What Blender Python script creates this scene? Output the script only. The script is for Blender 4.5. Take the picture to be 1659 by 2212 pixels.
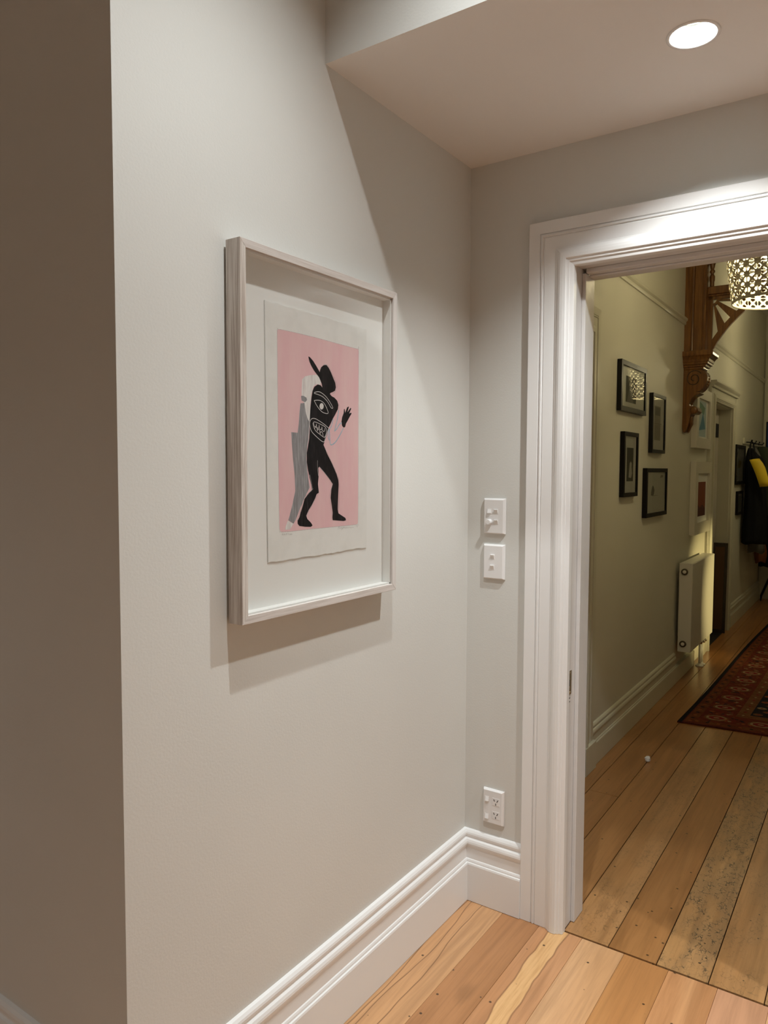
import bpy, bmesh, math, random
from mathutils import Vector, Matrix
from math import sin, cos, pi, radians

scn = bpy.context.scene
for o in list(bpy.data.objects):
    bpy.data.objects.remove(o, do_unlink=True)
COL = scn.collection

# ------------------------------------------------------------------ camera
F_PX, YAW, PITCH, ROLL = 1598.23, radians(34.494), radians(-3.242), radians(0.199)
CAM = Vector((1.14914, -2.16014, 1.43443))
fw = Vector((-sin(YAW) * cos(PITCH), cos(YAW) * cos(PITCH), sin(PITCH)))
rt = fw.cross(Vector((0, 0, 1))).normalized()
up = rt.cross(fw)
r2 = cos(ROLL) * rt + sin(ROLL) * up
u2 = -sin(ROLL) * rt + cos(ROLL) * up
cam_data = bpy.data.cameras.new('camera')
cam_data.sensor_fit = 'HORIZONTAL'
cam_data.sensor_width = 36.0
cam_data.lens = F_PX / 1659 * 36.0
cam_data.clip_start = 0.05
cam = bpy.data.objects.new('camera', cam_data)
cam.matrix_world = Matrix(((r2.x, u2.x, -fw.x, CAM.x), (r2.y, u2.y, -fw.y, CAM.y), (r2.z, u2.z, -fw.z, CAM.z), (0, 0, 0, 1)))
COL.objects.link(cam)
scn.camera = cam

# ------------------------------------------------------------------ world, exposure
wd = bpy.data.worlds.new('world')
scn.world = wd
wd.use_nodes = True
wd.node_tree.nodes['Background'].inputs[0].default_value = (0.75, 0.8, 1.0, 1)
wd.node_tree.nodes['Background'].inputs[1].default_value = 0.01
scn.view_settings.view_transform = 'Standard'
scn.view_settings.look = 'None'
scn.view_settings.gamma = 1
scn.view_settings.use_curve_mapping = False
scn.view_settings.exposure = 0.14

# lamps of the place plus added ones (light objects made with each below)
P_SOFFIT, P_ROOM, P_ADDED_REAR, P_ADDED_SPOT = 12.0, 11.0, 12.0, 230.0
C_DOWN = (0.945, 0.99, 0.995)
C_PEND = (1.0, 0.87, 0.52)
PENDANT_GLOW = 120.0
C_ADDED_SPOT = (1.0, 0.80, 0.34)

# ------------------------------------------------------------------ materials
MATS = {}

def principled(name, color, rough=0.5, metal=0.0, spec=0.5):
    m = bpy.data.materials.new(name)
    m.use_nodes = True
    b = m.node_tree.nodes['Principled BSDF']
    b.inputs['Base Color'].default_value = (*color, 1)
    b.inputs['Roughness'].default_value = rough
    b.inputs['Metallic'].default_value = metal
    b.inputs['Specular IOR Level'].default_value = spec
    MATS[name] = m
    return m

class NT:
    def __init__(s, m):
        s.nt = m.node_tree
        s.b = s.nt.nodes['Principled BSDF']
    def n(s, t, **kw):
        x = s.nt.nodes.new(t)
        for k, v in kw.items():
            setattr(x, k, v)
        return x
    def l(s, a, b):
        s.nt.links.new(a, b)
    def setv(s, inp, v):
        if hasattr(v, 'is_linked') or isinstance(v, bpy.types.NodeSocket):
            s.l(v, inp)
        else:
            inp.default_value = v
    def math(s, op, a, b=None, c=None, clamp=False):
        x = s.n('ShaderNodeMath', operation=op, use_clamp=clamp)
        s.setv(x.inputs[0], a)
        if b is not None: s.setv(x.inputs[1], b)
        if c is not None: s.setv(x.inputs[2], c)
        return x.outputs[0]
    def mix(s, f, a, b, mode='MIX'):
        x = s.n('ShaderNodeMix', data_type='RGBA', blend_type=mode)
        s.setv(x.inputs[0], f)
        s.setv(x.inputs[6], a if not isinstance(a, tuple) else (*a, 1))
        s.setv(x.inputs[7], b if not isinstance(b, tuple) else (*b, 1))
        return x.outputs[2]
    def coords(s, scale=(1, 1, 1), rnd=True, loc=(0, 0, 0)):
        tc = s.n('ShaderNodeTexCoord')
        mp = s.n('ShaderNodeMapping')
        mp.inputs['Scale'].default_value = scale
        mp.inputs['Location'].default_value = loc
        src = tc.outputs['Object']
        if rnd:
            oi = s.n('ShaderNodeObjectInfo')
            a = s.n('ShaderNodeVectorMath', operation='MULTIPLY_ADD')
            s.l(oi.outputs['Random'], a.inputs[0])
            a.inputs[1].default_value = (37.1, 53.7, 11.3)
            s.l(src, a.inputs[2])
            src = a.outputs[0]
        s.l(src, mp.inputs['Vector'])
        return mp.outputs[0]
    def noise(s, vec, scale=5, detail=4, rough=0.5, dist=0.0):
        x = s.n('ShaderNodeTexNoise')
        s.l(vec, x.inputs['Vector'])
        x.inputs['Scale'].default_value = scale
        x.inputs['Detail'].default_value = detail
        x.inputs['Roughness'].default_value = rough
        x.inputs['Distortion'].default_value = dist
        return x.outputs[0]
    def ramp(s, v, a, b):
        x = s.n('ShaderNodeMapRange', interpolation_type='SMOOTHSTEP')
        s.l(v, x.inputs[0])
        x.inputs[1].default_value = a
        x.inputs[2].default_value = b
        return x.outputs[0]
    def bump(s, h, strength, dist=0.002):
        x = s.n('ShaderNodeBump')
        x.inputs['Strength'].default_value = strength
        x.inputs['Distance'].default_value = dist
        s.l(h, x.inputs['Height'])
        s.l(x.outputs[0], s.b.inputs['Normal'])

def paint(name, col, rough, bump_s, scale=180, var=0.03):
    m = principled(name, col, rough)
    t = NT(m)
    v = t.coords(rnd=False)
    n1 = t.noise(v, scale, 3)
    n2 = t.noise(v, 1.3, 2)
    c = t.mix(t.ramp(n2, 0.3, 0.7), tuple(x * (1 - var) for x in col), tuple(min(1, x * (1 + var)) for x in col))
    t.l(c, t.b.inputs['Base Color'])
    t.bump(n1, bump_s, 0.0012)
    return m

paint('wall_paint', (0.685, 0.68, 0.645), 0.45, 0.22)
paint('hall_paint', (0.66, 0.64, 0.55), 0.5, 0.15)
paint('ceiling_paint', (0.80, 0.77, 0.735), 0.75, 0.15)
paint('trim_paint', (0.83, 0.82, 0.805), 0.30, 0.10, 60, 0.015)
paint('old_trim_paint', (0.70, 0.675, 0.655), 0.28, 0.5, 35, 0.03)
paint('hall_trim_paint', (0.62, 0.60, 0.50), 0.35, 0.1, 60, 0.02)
principled('switch_plastic', (0.80, 0.785, 0.775), 0.28)
principled('slot_black', (0.015, 0.013, 0.012), 0.6)
principled('gap_black', (0.012, 0.010, 0.008), 0.9)
principled('mat_board', (0.87, 0.855, 0.825), 0.85, spec=0.2)
principled('spacer_white', (0.88, 0.865, 0.835), 0.7, spec=0.2)
principled('black_frame', (0.010, 0.009, 0.008), 0.35, spec=0.25)
principled('black_frame_matt', (0.010, 0.008, 0.007), 0.5, spec=0.15)
principled('white_frame', (0.72, 0.69, 0.60), 0.4)
principled('grey_mount', (0.80, 0.80, 0.77), 0.8)
principled('radiator_enamel', (0.74, 0.72, 0.66), 0.3)
principled('chrome', (0.75, 0.72, 0.66), 0.2, 1.0)
principled('brass', (0.50, 0.40, 0.25), 0.32, 1.0)
principled('dark_brass', (0.10, 0.08, 0.05), 0.4, 0.6)
principled('dark_wood', (0.035, 0.022, 0.013), 0.4)
principled('brown_board', (0.10, 0.045, 0.014), 0.5)
principled('rug_black', (0.012, 0.010, 0.014), 0.95, spec=0.1)
principled('black_cloth', (0.012, 0.012, 0.014), 0.9, spec=0.15)
principled('green_cloth', (0.045, 0.055, 0.035), 0.85, spec=0.15)
principled('grey_cloth', (0.16, 0.155, 0.14), 0.85, spec=0.15)
principled('brown_cloth', (0.20, 0.07, 0.025), 0.8, spec=0.2)
principled('yellow_plastic', (0.85, 0.62, 0.03), 0.45)
principled('pipe_white', (0.75, 0.73, 0.68), 0.35)
principled('paper_scrap', (0.85, 0.84, 0.82), 0.8)
principled('door_leaf_paint', (0.42, 0.39, 0.33), 0.4)
principled('downlight_white', (0.40, 0.455, 0.46), 0.45)
principled('night_glass', (0.02, 0.05, 0.16), 0.08)

def emit(name, col, strength):
    m = principled(name, col, 0.5)
    b = m.node_tree.nodes['Principled BSDF']
    b.inputs['Emission Color'].default_value = (*col, 1)
    b.inputs['Emission Strength'].default_value = strength
    return m
emit('lens_glow', (0.9, 1.0, 1.0), 6.0)

def thin_glass(name, refl=1.0):
    m = bpy.data.materials.new(name)
    m.use_nodes = True
    nt = m.node_tree
    nt.nodes.clear()
    out = nt.nodes.new('ShaderNodeOutputMaterial')
    mx = nt.nodes.new('ShaderNodeMixShader')
    tr = nt.nodes.new('ShaderNodeBsdfTransparent')
    tr.inputs[0].default_value = (0.98, 0.985, 0.98, 1)
    gl = nt.nodes.new('ShaderNodeBsdfGlossy')
    gl.inputs['Roughness'].default_value = 0.015
    fr = nt.nodes.new('ShaderNodeFresnel')
    fr.inputs[0].default_value = 1.45
    mu = nt.nodes.new('ShaderNodeMath'); mu.operation = 'MULTIPLY'; mu.inputs[1].default_value = refl
    nt.links.new(fr.outputs[0], mu.inputs[0])
    nt.links.new(mu.outputs[0], mx.inputs[0])
    nt.links.new(tr.outputs[0], mx.inputs[1])
    nt.links.new(gl.outputs[0], mx.inputs[2])
    nt.links.new(mx.outputs[0], out.inputs[0])
    MATS[name] = m
thin_glass('museum_glass', 0.45)
thin_glass('picture_glass', 0.9)

def wood(name, light, dark, stretch, rough=0.5, amount=1.0, bump_s=0.1):
    m = principled(name, light, rough)
    t = NT(m)
    v = t.coords(stretch)
    g = t.noise(v, 1.0, 6, 0.65)
    f = t.ramp(g, 0.35, 0.68)
    t.l(t.mix(t.math('MULTIPLY', f, amount), light, dark), t.b.inputs['Base Color'])
    t.bump(g, bump_s, 0.001)
    return m
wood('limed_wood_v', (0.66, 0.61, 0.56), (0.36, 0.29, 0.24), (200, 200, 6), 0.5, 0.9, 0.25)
wood('limed_wood_h', (0.66, 0.61, 0.575), (0.45, 0.39, 0.345), (260, 7, 260), 0.5, 0.65, 0.2)
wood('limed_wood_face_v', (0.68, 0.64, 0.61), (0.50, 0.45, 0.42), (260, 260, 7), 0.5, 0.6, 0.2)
wood('arch_wood', (0.225, 0.096, 0.022), (0.115, 0.043, 0.010), (70, 70, 5), 0.28, 0.9, 0.05)

def streaky(name, col, col2, sc=(400, 260, 22), rough=0.8, lo=0.4, hi=0.7):
    m = principled(name, col, rough, spec=0.2)
    t = NT(m)
    v = t.coords(sc, rnd=False)
    g = t.noise(v, 1.0, 5, 0.6)
    t.l(t.mix(t.ramp(g, lo, hi), col, col2), t.b.inputs['Base Color'])
    return m
streaky('ink_black', (0.008, 0.007, 0.008), (0.035, 0.030, 0.033), lo=0.45, hi=0.75)
streaky('ink_grey', (0.26, 0.25, 0.255), (0.42, 0.41, 0.42))
streaky('ink_white', (0.84, 0.81, 0.78), (0.66, 0.60, 0.58))
streaky('ink_blue', (0.27, 0.50, 0.60), (0.52, 0.64, 0.70))
streaky('ink_line', (0.62, 0.58, 0.57), (0.30, 0.28, 0.28))
streaky('pencil', (0.42, 0.40, 0.38), (0.62, 0.60, 0.57))
streaky('print_paper', (0.84, 0.825, 0.79), (0.80, 0.785, 0.75), (20, 20, 20))
m = streaky('ink_pink', (0.82, 0.515, 0.535), (0.84, 0.58, 0.575), (60, 22, 5), lo=0.3, hi=0.7)

def plank(name, light, dark, rough=0.34, streak=None, bore=0.0, vein=0.0, grain=1.0):
    """floorboard: long soft grain, small nail and borer holes; optional pale heart streak, dark veins, borer tracks"""
    m = principled(name, light, rough)
    t = NT(m)
    v = t.coords((26, 1.5, 26))
    g = t.noise(v, 1.0, 6, 0.6, 0.6)
    vb = t.coords((7, 0.9, 7))
    gb = t.noise(vb, 1.0, 3, 0.5, 0.8)
    c = t.mix(t.ramp(gb, 0.3, 0.7), light, dark)
    c = t.mix(t.math('MULTIPLY', t.ramp(g, 0.40, 0.72), 0.60 * grain), c, tuple(x * 0.62 for x in dark))
    vf = t.coords((160, 5, 160))
    gf = t.noise(vf, 1.0, 3, 0.6)
    c = t.mix(t.math('MULTIPLY', t.ramp(gf, 0.45, 0.7), 0.32), c, tuple(x * 0.7 for x in dark))
    tc = t.n('ShaderNodeTexCoord')
    sx = t.n('ShaderNodeSeparateXYZ')
    t.l(tc.outputs['Object'], sx.inputs[0])
    if streak:
        # pale heart running along the board with a wandering dark outline
        vn = t.coords((0.0, 2.6, 0.0), rnd=False, loc=(0, 1.7, 0))
        wob = t.noise(vn, 1.0, 3, 0.45)
        x0, w = streak
        off = t.math('MULTIPLY_ADD', wob, 0.08, x0 - 0.040)
        w2 = t.noise(t.coords((0, 5.5, 0), rnd=False, loc=(3, 0, 0)), 1.0, 2, 0.4)
        w = t.math('MULTIPLY_ADD', w2, 0.022, w - 0.011)
        d = t.math('ABSOLUTE', t.math('SUBTRACT', sx.outputs[0], off))
        inside = t.ramp(t.math('SUBTRACT', d, w), 0.001, -0.004)
        fine = t.noise(t.coords((110, 7, 110)), 1.0, 4, 0.6)
        pale = t.mix(t.ramp(fine, 0.4, 0.7), (0.70, 0.42, 0.19), (0.58, 0.32, 0.13))
        c = t.mix(inside, c, pale)
        edge = t.ramp(t.math('ABSOLUTE', t.math('SUBTRACT', d, w)), 0.0035, 0.0005)
        c = t.mix(t.math('MULTIPLY', edge, 0.65), c, (0.22, 0.10, 0.04))
    if vein:
        vn = t.coords((0.0, 3.0, 0.0), rnd=False)
        for k, (x0, amp) in enumerate(((0.028, 0.05), (0.052, 0.06), (0.086, 0.07))):
            wob = t.noise(t.coords((0, 1.9, 0), rnd=False, loc=(k * 7.3, k * 3.1, 0)), 1.0, 3, 0.45)
            off = t.math('MULTIPLY_ADD', wob, amp, x0 - amp / 2)
            d = t.math('ABSOLUTE', t.math('SUBTRACT', sx.outputs[0], off))
            c = t.mix(t.math('MULTIPLY', t.ramp(d, 0.0026, 0.0003), vein), c, (0.17, 0.075, 0.03))
    if bore:
        vw = t.coords((1, 1, 1))
        dn = t.n('ShaderNodeTexNoise'); t.l(vw, dn.inputs['Vector'])
        dn.inputs['Scale'].default_value = 40
        ad = t.n('ShaderNodeVectorMath', operation='MULTIPLY_ADD')
        t.l(dn.outputs[1], ad.inputs[0]); ad.inputs[1].default_value = (0.03, 0.03, 0.03); t.l(vw, ad.inputs[2])
        vo = t.n('ShaderNodeTexVoronoi', feature='DISTANCE_TO_EDGE')
        sm = t.n('ShaderNodeMapping'); sm.inputs['Scale'].default_value = (1.0, 0.55, 1.0); t.l(ad.outputs[0], sm.inputs['Vector'])
        t.l(sm.outputs[0], vo.inputs['Vector']); vo.inputs['Scale'].default_value = 70
        line = t.math('MULTIPLY', t.ramp(vo.outputs[0], 0.075, 0.02), t.ramp(t.noise(t.coords((60, 30, 60)), 1.0, 3, 0.6), 0.44, 0.54))
        msk = t.ramp(t.noise(t.coords((14, 5, 14)), 1.0, 4, 0.6), 0.36, 0.56)
        c = t.mix(t.math('MULTIPLY', t.math('MULTIPLY', line, msk), bore), c, (0.045, 0.028, 0.014))
        c = t.mix(t.math('MULTIPLY', msk, 0.3 * bore), c, (0.17, 0.12, 0.07))
    # knots: dark heart with a paler halo that bends the colour around it
    vk = t.n('ShaderNodeTexVoronoi')
    t.l(t.coords((5.2, 2.1, 5.2)), vk.inputs['Vector']); vk.inputs['Scale'].default_value = 1.0
    kd = t.math('ADD', vk.outputs[0], t.math('MULTIPLY_ADD', t.noise(t.coords((30, 12, 30)), 1.0, 3, 0.5), 0.10, -0.05))
    c = t.mix(t.math('MULTIPLY', t.ramp(kd, 0.16, 0.06), 0.45), c, tuple(x * 0.55 for x in dark))
    c = t.mix(t.math('MULTIPLY', t.ramp(kd, 0.055, 0.020), 0.8), c, tuple(x * 0.28 for x in dark))
    vo2 = t.n('ShaderNodeTexVoronoi')
    t.l(t.coords((1, 1, 1)), vo2.inputs['Vector']); vo2.inputs['Scale'].default_value = 19
    hole = t.ramp(vo2.outputs[0], 0.085, 0.060)
    c = t.mix(t.math('MULTIPLY', hole, 0.85), c, (0.03, 0.018, 0.01))
    t.l(c, t.b.inputs['Base Color'])
    t.b.inputs['Coat Weight'].default_value = 0.25
    t.b.inputs['Coat Roughness'].default_value = 0.22
    t.bump(g, 0.12, 0.001)
    return m
plank('board_veined', (0.660, 0.380, 0.187), (0.573, 0.298, 0.132), vein=0.75)
plank('board_brown', (0.473, 0.225, 0.094), (0.396, 0.181, 0.071))
plank('board_heart', (0.573, 0.298, 0.143), (0.507, 0.243, 0.105), streak=(0.062, 0.027))
plank('board_tan', (0.660, 0.385, 0.198), (0.594, 0.325, 0.154))
plank('board_orange', (0.518, 0.248, 0.090), (0.463, 0.209, 0.072))
plank('board_mixed', (0.605, 0.319, 0.149), (0.507, 0.225, 0.088))
plank('board_pink', (0.583, 0.308, 0.176), (0.528, 0.264, 0.143))
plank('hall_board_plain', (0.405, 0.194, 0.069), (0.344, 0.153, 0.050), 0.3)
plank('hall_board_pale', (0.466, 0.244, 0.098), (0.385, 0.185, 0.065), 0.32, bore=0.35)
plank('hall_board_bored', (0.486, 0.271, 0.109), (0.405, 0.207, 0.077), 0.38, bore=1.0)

def rug_mat(name, a, b, sc=260):
    m = principled(name, a, 0.95, spec=0.1)
    t = NT(m)
    v = t.coords((1, 1, 1), rnd=False)
    g = t.noise(v, sc, 3, 0.6)
    g2 = t.noise(v, 26, 3, 0.6)
    c = t.mix(t.ramp(g2, 0.4, 0.62), a, b)
    c = t.mix(t.math('MULTIPLY', t.ramp(g, 0.45, 0.65), 0.5), c, tuple(x * 0.4 for x in a))
    t.l(c, t.b.inputs['Base Color'])
    t.bump(g, 0.5, 0.002)
    return m
rug_mat('rug_red', (0.115, 0.022, 0.015), (0.165, 0.036, 0.019))
rug_mat('rug_rust', (0.165, 0.055, 0.022), (0.12, 0.032, 0.015))
rug_mat('rug_brown', (0.185, 0.08, 0.036), (0.15, 0.055, 0.024))
rug_mat('rug_navy', (0.012, 0.012, 0.020), (0.030, 0.018, 0.020))
rug_mat('rug_orange', (0.3, 0.085, 0.028), (0.25, 0.06, 0.022))
rug_mat('rug_cream', (0.36, 0.25, 0.14), (0.28, 0.175, 0.095))
rug_mat('rug_crimson', (0.22, 0.022, 0.024), (0.17, 0.024, 0.02))

m = principled('shade_white', (0.55, 0.51, 0.41), 0.6)
emit('bulb_glow', C_PEND, PENDANT_GLOW)

def flat(name, col, rough=0.8):
    return principled(name, col, rough, spec=0.2)
flat('photo_dark', (0.085, 0.085, 0.080)); flat('photo_mid', (0.20, 0.20, 0.19)); flat('photo_light', (0.70, 0.69, 0.65))
flat('doc_grey', (0.42, 0.40, 0.37)); flat('sketch_paper', (0.76, 0.76, 0.72)); flat('sketch_ink', (0.20, 0.20, 0.19))
flat('sea_blue', (0.10, 0.24, 0.34)); flat('sea_pale', (0.42, 0.52, 0.54)); flat('sea_green', (0.16, 0.27, 0.20))
flat('earth_red', (0.21, 0.060, 0.030)); flat('earth_dark', (0.10, 0.035, 0.030)); flat('earth_sky', (0.40, 0.36, 0.30))
flat('reflection_yellow', (0.62, 0.48, 0.14)); flat('blind_black', (0.01, 0.01, 0.012))

# ------------------------------------------------------------------ mesh helpers
class MB:
    """collects faces for one mesh"""
    def __init__(s):
        s.v = []; s.f = []; s.m = []; s.cur = 0; s.smooth = []
    def add(s, vs, fs, smooth=False):
        o = len(s.v)
        s.v += [Vector(a) for a in vs]
        for f in fs:
            s.f.append([i + o for i in f]); s.m.append(s.cur); s.smooth.append(smooth)
        return s
    def box(s, x0, x1, y0, y1, z0, z1):
        return s.add([(x0, y0, z0), (x1, y0, z0), (x1, y1, z0), (x0, y1, z0), (x0, y0, z1), (x1, y0, z1), (x1, y1, z1), (x0, y1, z1)],
                     [(0, 3, 2, 1), (4, 5, 6, 7), (0, 1, 5, 4), (1, 2, 6, 5), (2, 3, 7, 6), (3, 0, 4, 7)])
    def prism(s, poly, axis, a, b, smooth=False):
        """poly: 2D outline in the two other axes (x,y,z order), extruded a..b along axis"""
        def P(p, t):
            q = list(p); q.insert('xyz'.index(axis), t); return tuple(q)
        n = len(poly)
        vs = [P(p, a) for p in poly] + [P(p, b) for p in poly]
        fs = [(i, (i + 1) % n, n + (i + 1) % n, n + i) for i in range(n)]
        s.add(vs, fs, smooth)
        s.add([P(p, a) for p in poly], [tuple(range(n - 1, -1, -1))])
        s.add([P(p, b) for p in poly], [tuple(range(n))])
        return s
    def rings(s, rings, close=True, caps=(True, True), smooth=True):
        n = len(rings[0]); vs = [p for r in rings for p in r]; fs = []
        for k in range(len(rings) - 1):
            for i in range(n if close else n - 1):
                j = (i + 1) % n
                fs.append((k * n + i, k * n + j, (k + 1) * n + j, (k + 1) * n + i))
        s.add(vs, fs, smooth)
        if caps[0]: s.add(rings[0], [tuple(range(n - 1, -1, -1))])
        if caps[1]: s.add(rings[-1], [tuple(range(n))])
        return s
    def lathe(s, prof, c, axis='z', n=24, caps=(True, True)):
        """prof: (radius, height) pairs around an axis through c"""
        R = []
        for r, h in prof:
            ring = []
            for i in range(n):
                a = 2 * pi * i / n
                d = (r * cos(a), r * sin(a), h)
                if axis == 'z': p = d
                elif axis == 'y': p = (d[0], d[2], -d[1])
                else: p = (d[2], d[0], d[1])
                ring.append((c[0] + p[0], c[1] + p[1], c[2] + p[2]))
            R.append(ring)
        return s.rings(R, True, caps)
    def tube(s, pts, r, n=8):
        pts = [Vector(p) for p in pts]; R = []
        for i, p in enumerate(pts):
            d = (pts[min(i + 1, len(pts) - 1)] - pts[max(i - 1, 0)]).normalized()
            a = d.cross(Vector((0, 0, 1)))
            if a.length < 0.05: a = d.cross(Vector((0, 1, 0)))
            a.normalize(); b = d.cross(a)
            rr = r[i] if isinstance(r, (list, tuple)) else r
            R.append([p + rr * (cos(2 * pi * k / n) * a + sin(2 * pi * k / n) * b) for k in range(n)])
        return s.rings(R)
    def xform(s, M, start=0):
        for i in range(start, len(s.v)): s.v[i] = M @ s.v[i]
        return s
    def mesh(s, name, mats, origin=Vector((0, 0, 0))):
        me = bpy.data.meshes.new(name)
        me.from_pydata([tuple(v - origin) for v in s.v], [], s.f)
        for mm in mats: me.materials.append(MATS[mm])
        for p, mi, sm in zip(me.polygons, s.m, s.smooth):
            p.material_index = mi; p.use_smooth = sm
        bm = bmesh.new(); bm.from_mesh(me)
        bmesh.ops.remove_doubles(bm, verts=bm.verts, dist=1e-6)
        bmesh.ops.recalc_face_normals(bm, faces=bm.faces)
        bm.to_mesh(me); bm.free()
        return me

HALL = Matrix.Rotation(radians(0.5), 4, 'Z')      # the hall runs half a degree off the room

def tag(o, label=None, cat=None, group=None, kind=None):
    if label: o['label'] = label
    if cat: o['category'] = cat
    if group: o['group'] = group
    if kind: o['kind'] = kind
    return o

class Thing:
    """an Empty at the thing's base that parents its parts; geometry is given in room (or hall) coordinates"""
    def __init__(s, name, label, cat=None, origin=(0, 0, 0), hall=False, group=None, kind=None):
        s.o = Vector(origin)
        s.e = bpy.data.objects.new(name, None)
        s.e.empty_display_size = 0.05
        s.e.matrix_world = (HALL if hall else Matrix()) @ Matrix.Translation(s.o)
        COL.objects.link(s.e)
        tag(s.e, label, cat, group, kind)
    def part(s, name, mb, mats, parent=None, bevel=0, label=None, kind=None):
        if isinstance(mats, str): mats = [mats]
        o = bpy.data.objects.new(name, mb.mesh(name, mats, s.o))
        COL.objects.link(o)
        o.parent = parent or s.e
        if bevel: add_bevel(o, bevel)
        tag(o, label, kind=kind)
        return o

def add_bevel(o, w, seg=2):
    b = o.modifiers.new('bevel', 'BEVEL')
    b.width = w; b.segments = seg; b.limit_method = 'ANGLE'; b.angle_limit = radians(40)
    b.harden_normals = False

def solo(name, mb, mats, label, cat=None, origin=(0, 0, 0), hall=False, group=None, kind=None, bevel=0):
    if isinstance(mats, str): mats = [mats]
    o = bpy.data.objects.new(name, mb.mesh(name, mats, Vector(origin)))
    o.matrix_world = (HALL if hall else Matrix()) @ Matrix.Translation(Vector(origin))
    COL.objects.link(o)
    if bevel: add_bevel(o, bevel)
    return tag(o, label, cat, group, kind)

def sweep(mb, prof, path, norms_open=True):
    """prof (t, z): t is the distance off the wall to the RIGHT of the path direction; mitred at corners"""
    pts = [Vector((p[0], p[1], 0)) for p in path]
    rings = []
    for i, p in enumerate(pts):
        ds = []
        if i > 0: ds.append((pts[i] - pts[i - 1]).normalized())
        if i < len(pts) - 1: ds.append((pts[i + 1] - pts[i]).normalized())
        ns = [Vector((d.y, -d.x, 0)) for d in ds]
        n = ns[0] if len(ns) == 1 else (ns[0] + ns[1]) / (1 + ns[0].dot(ns[1]))
        rings.append([(p.x + n.x * t, p.y + n.y * t, z) for t, z in prof])
    return mb.rings(rings, True, (True, True), smooth=False)

def ribbon(mb, pts, w, x):
    """flat brush or pencil line in the plane x = const; pts are (y, z)"""
    P = [Vector((a, b)) for a, b in pts]
    L, R = [], []
    for i, p in enumerate(P):
        d = (P[min(i + 1, len(P) - 1)] - P[max(i - 1, 0)])
        if d.length < 1e-9: d = Vector((1, 0))
        d.normalize(); n = Vector((-d.y, d.x)) * (w / 2)
        L.append((x, p.x + n.x, p.y + n.y)); R.append((x, p.x - n.x, p.y - n.y))
    k = len(P)
    mb.add(L + R, [(i, i + 1, k + i + 1, k + i) for i in range(k - 1)])
    return mb

def poly_x(mb, pts, x):
    return mb.add([(x, a, b) for a, b in pts], [tuple(range(len(pts)))])

def smooth_line(pts, n=4):
    """Catmull-Rom through pts"""
    out = []
    P = [pts[0]] + list(pts) + [pts[-1]]
    for i in range(1, len(P) - 2):
        for k in range(n):
            t = k / n
            out.append(tuple(0.5 * (2 * b + (c - a) * t + (2 * a - 5 * b + 4 * c - d) * t * t + (3 * b - a - 3 * c + d) * t ** 3)
                             for a, b, c, d in zip(P[i - 1], P[i], P[i + 1], P[i + 2])))
    out.append(tuple(pts[-1]))
    return out

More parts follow.
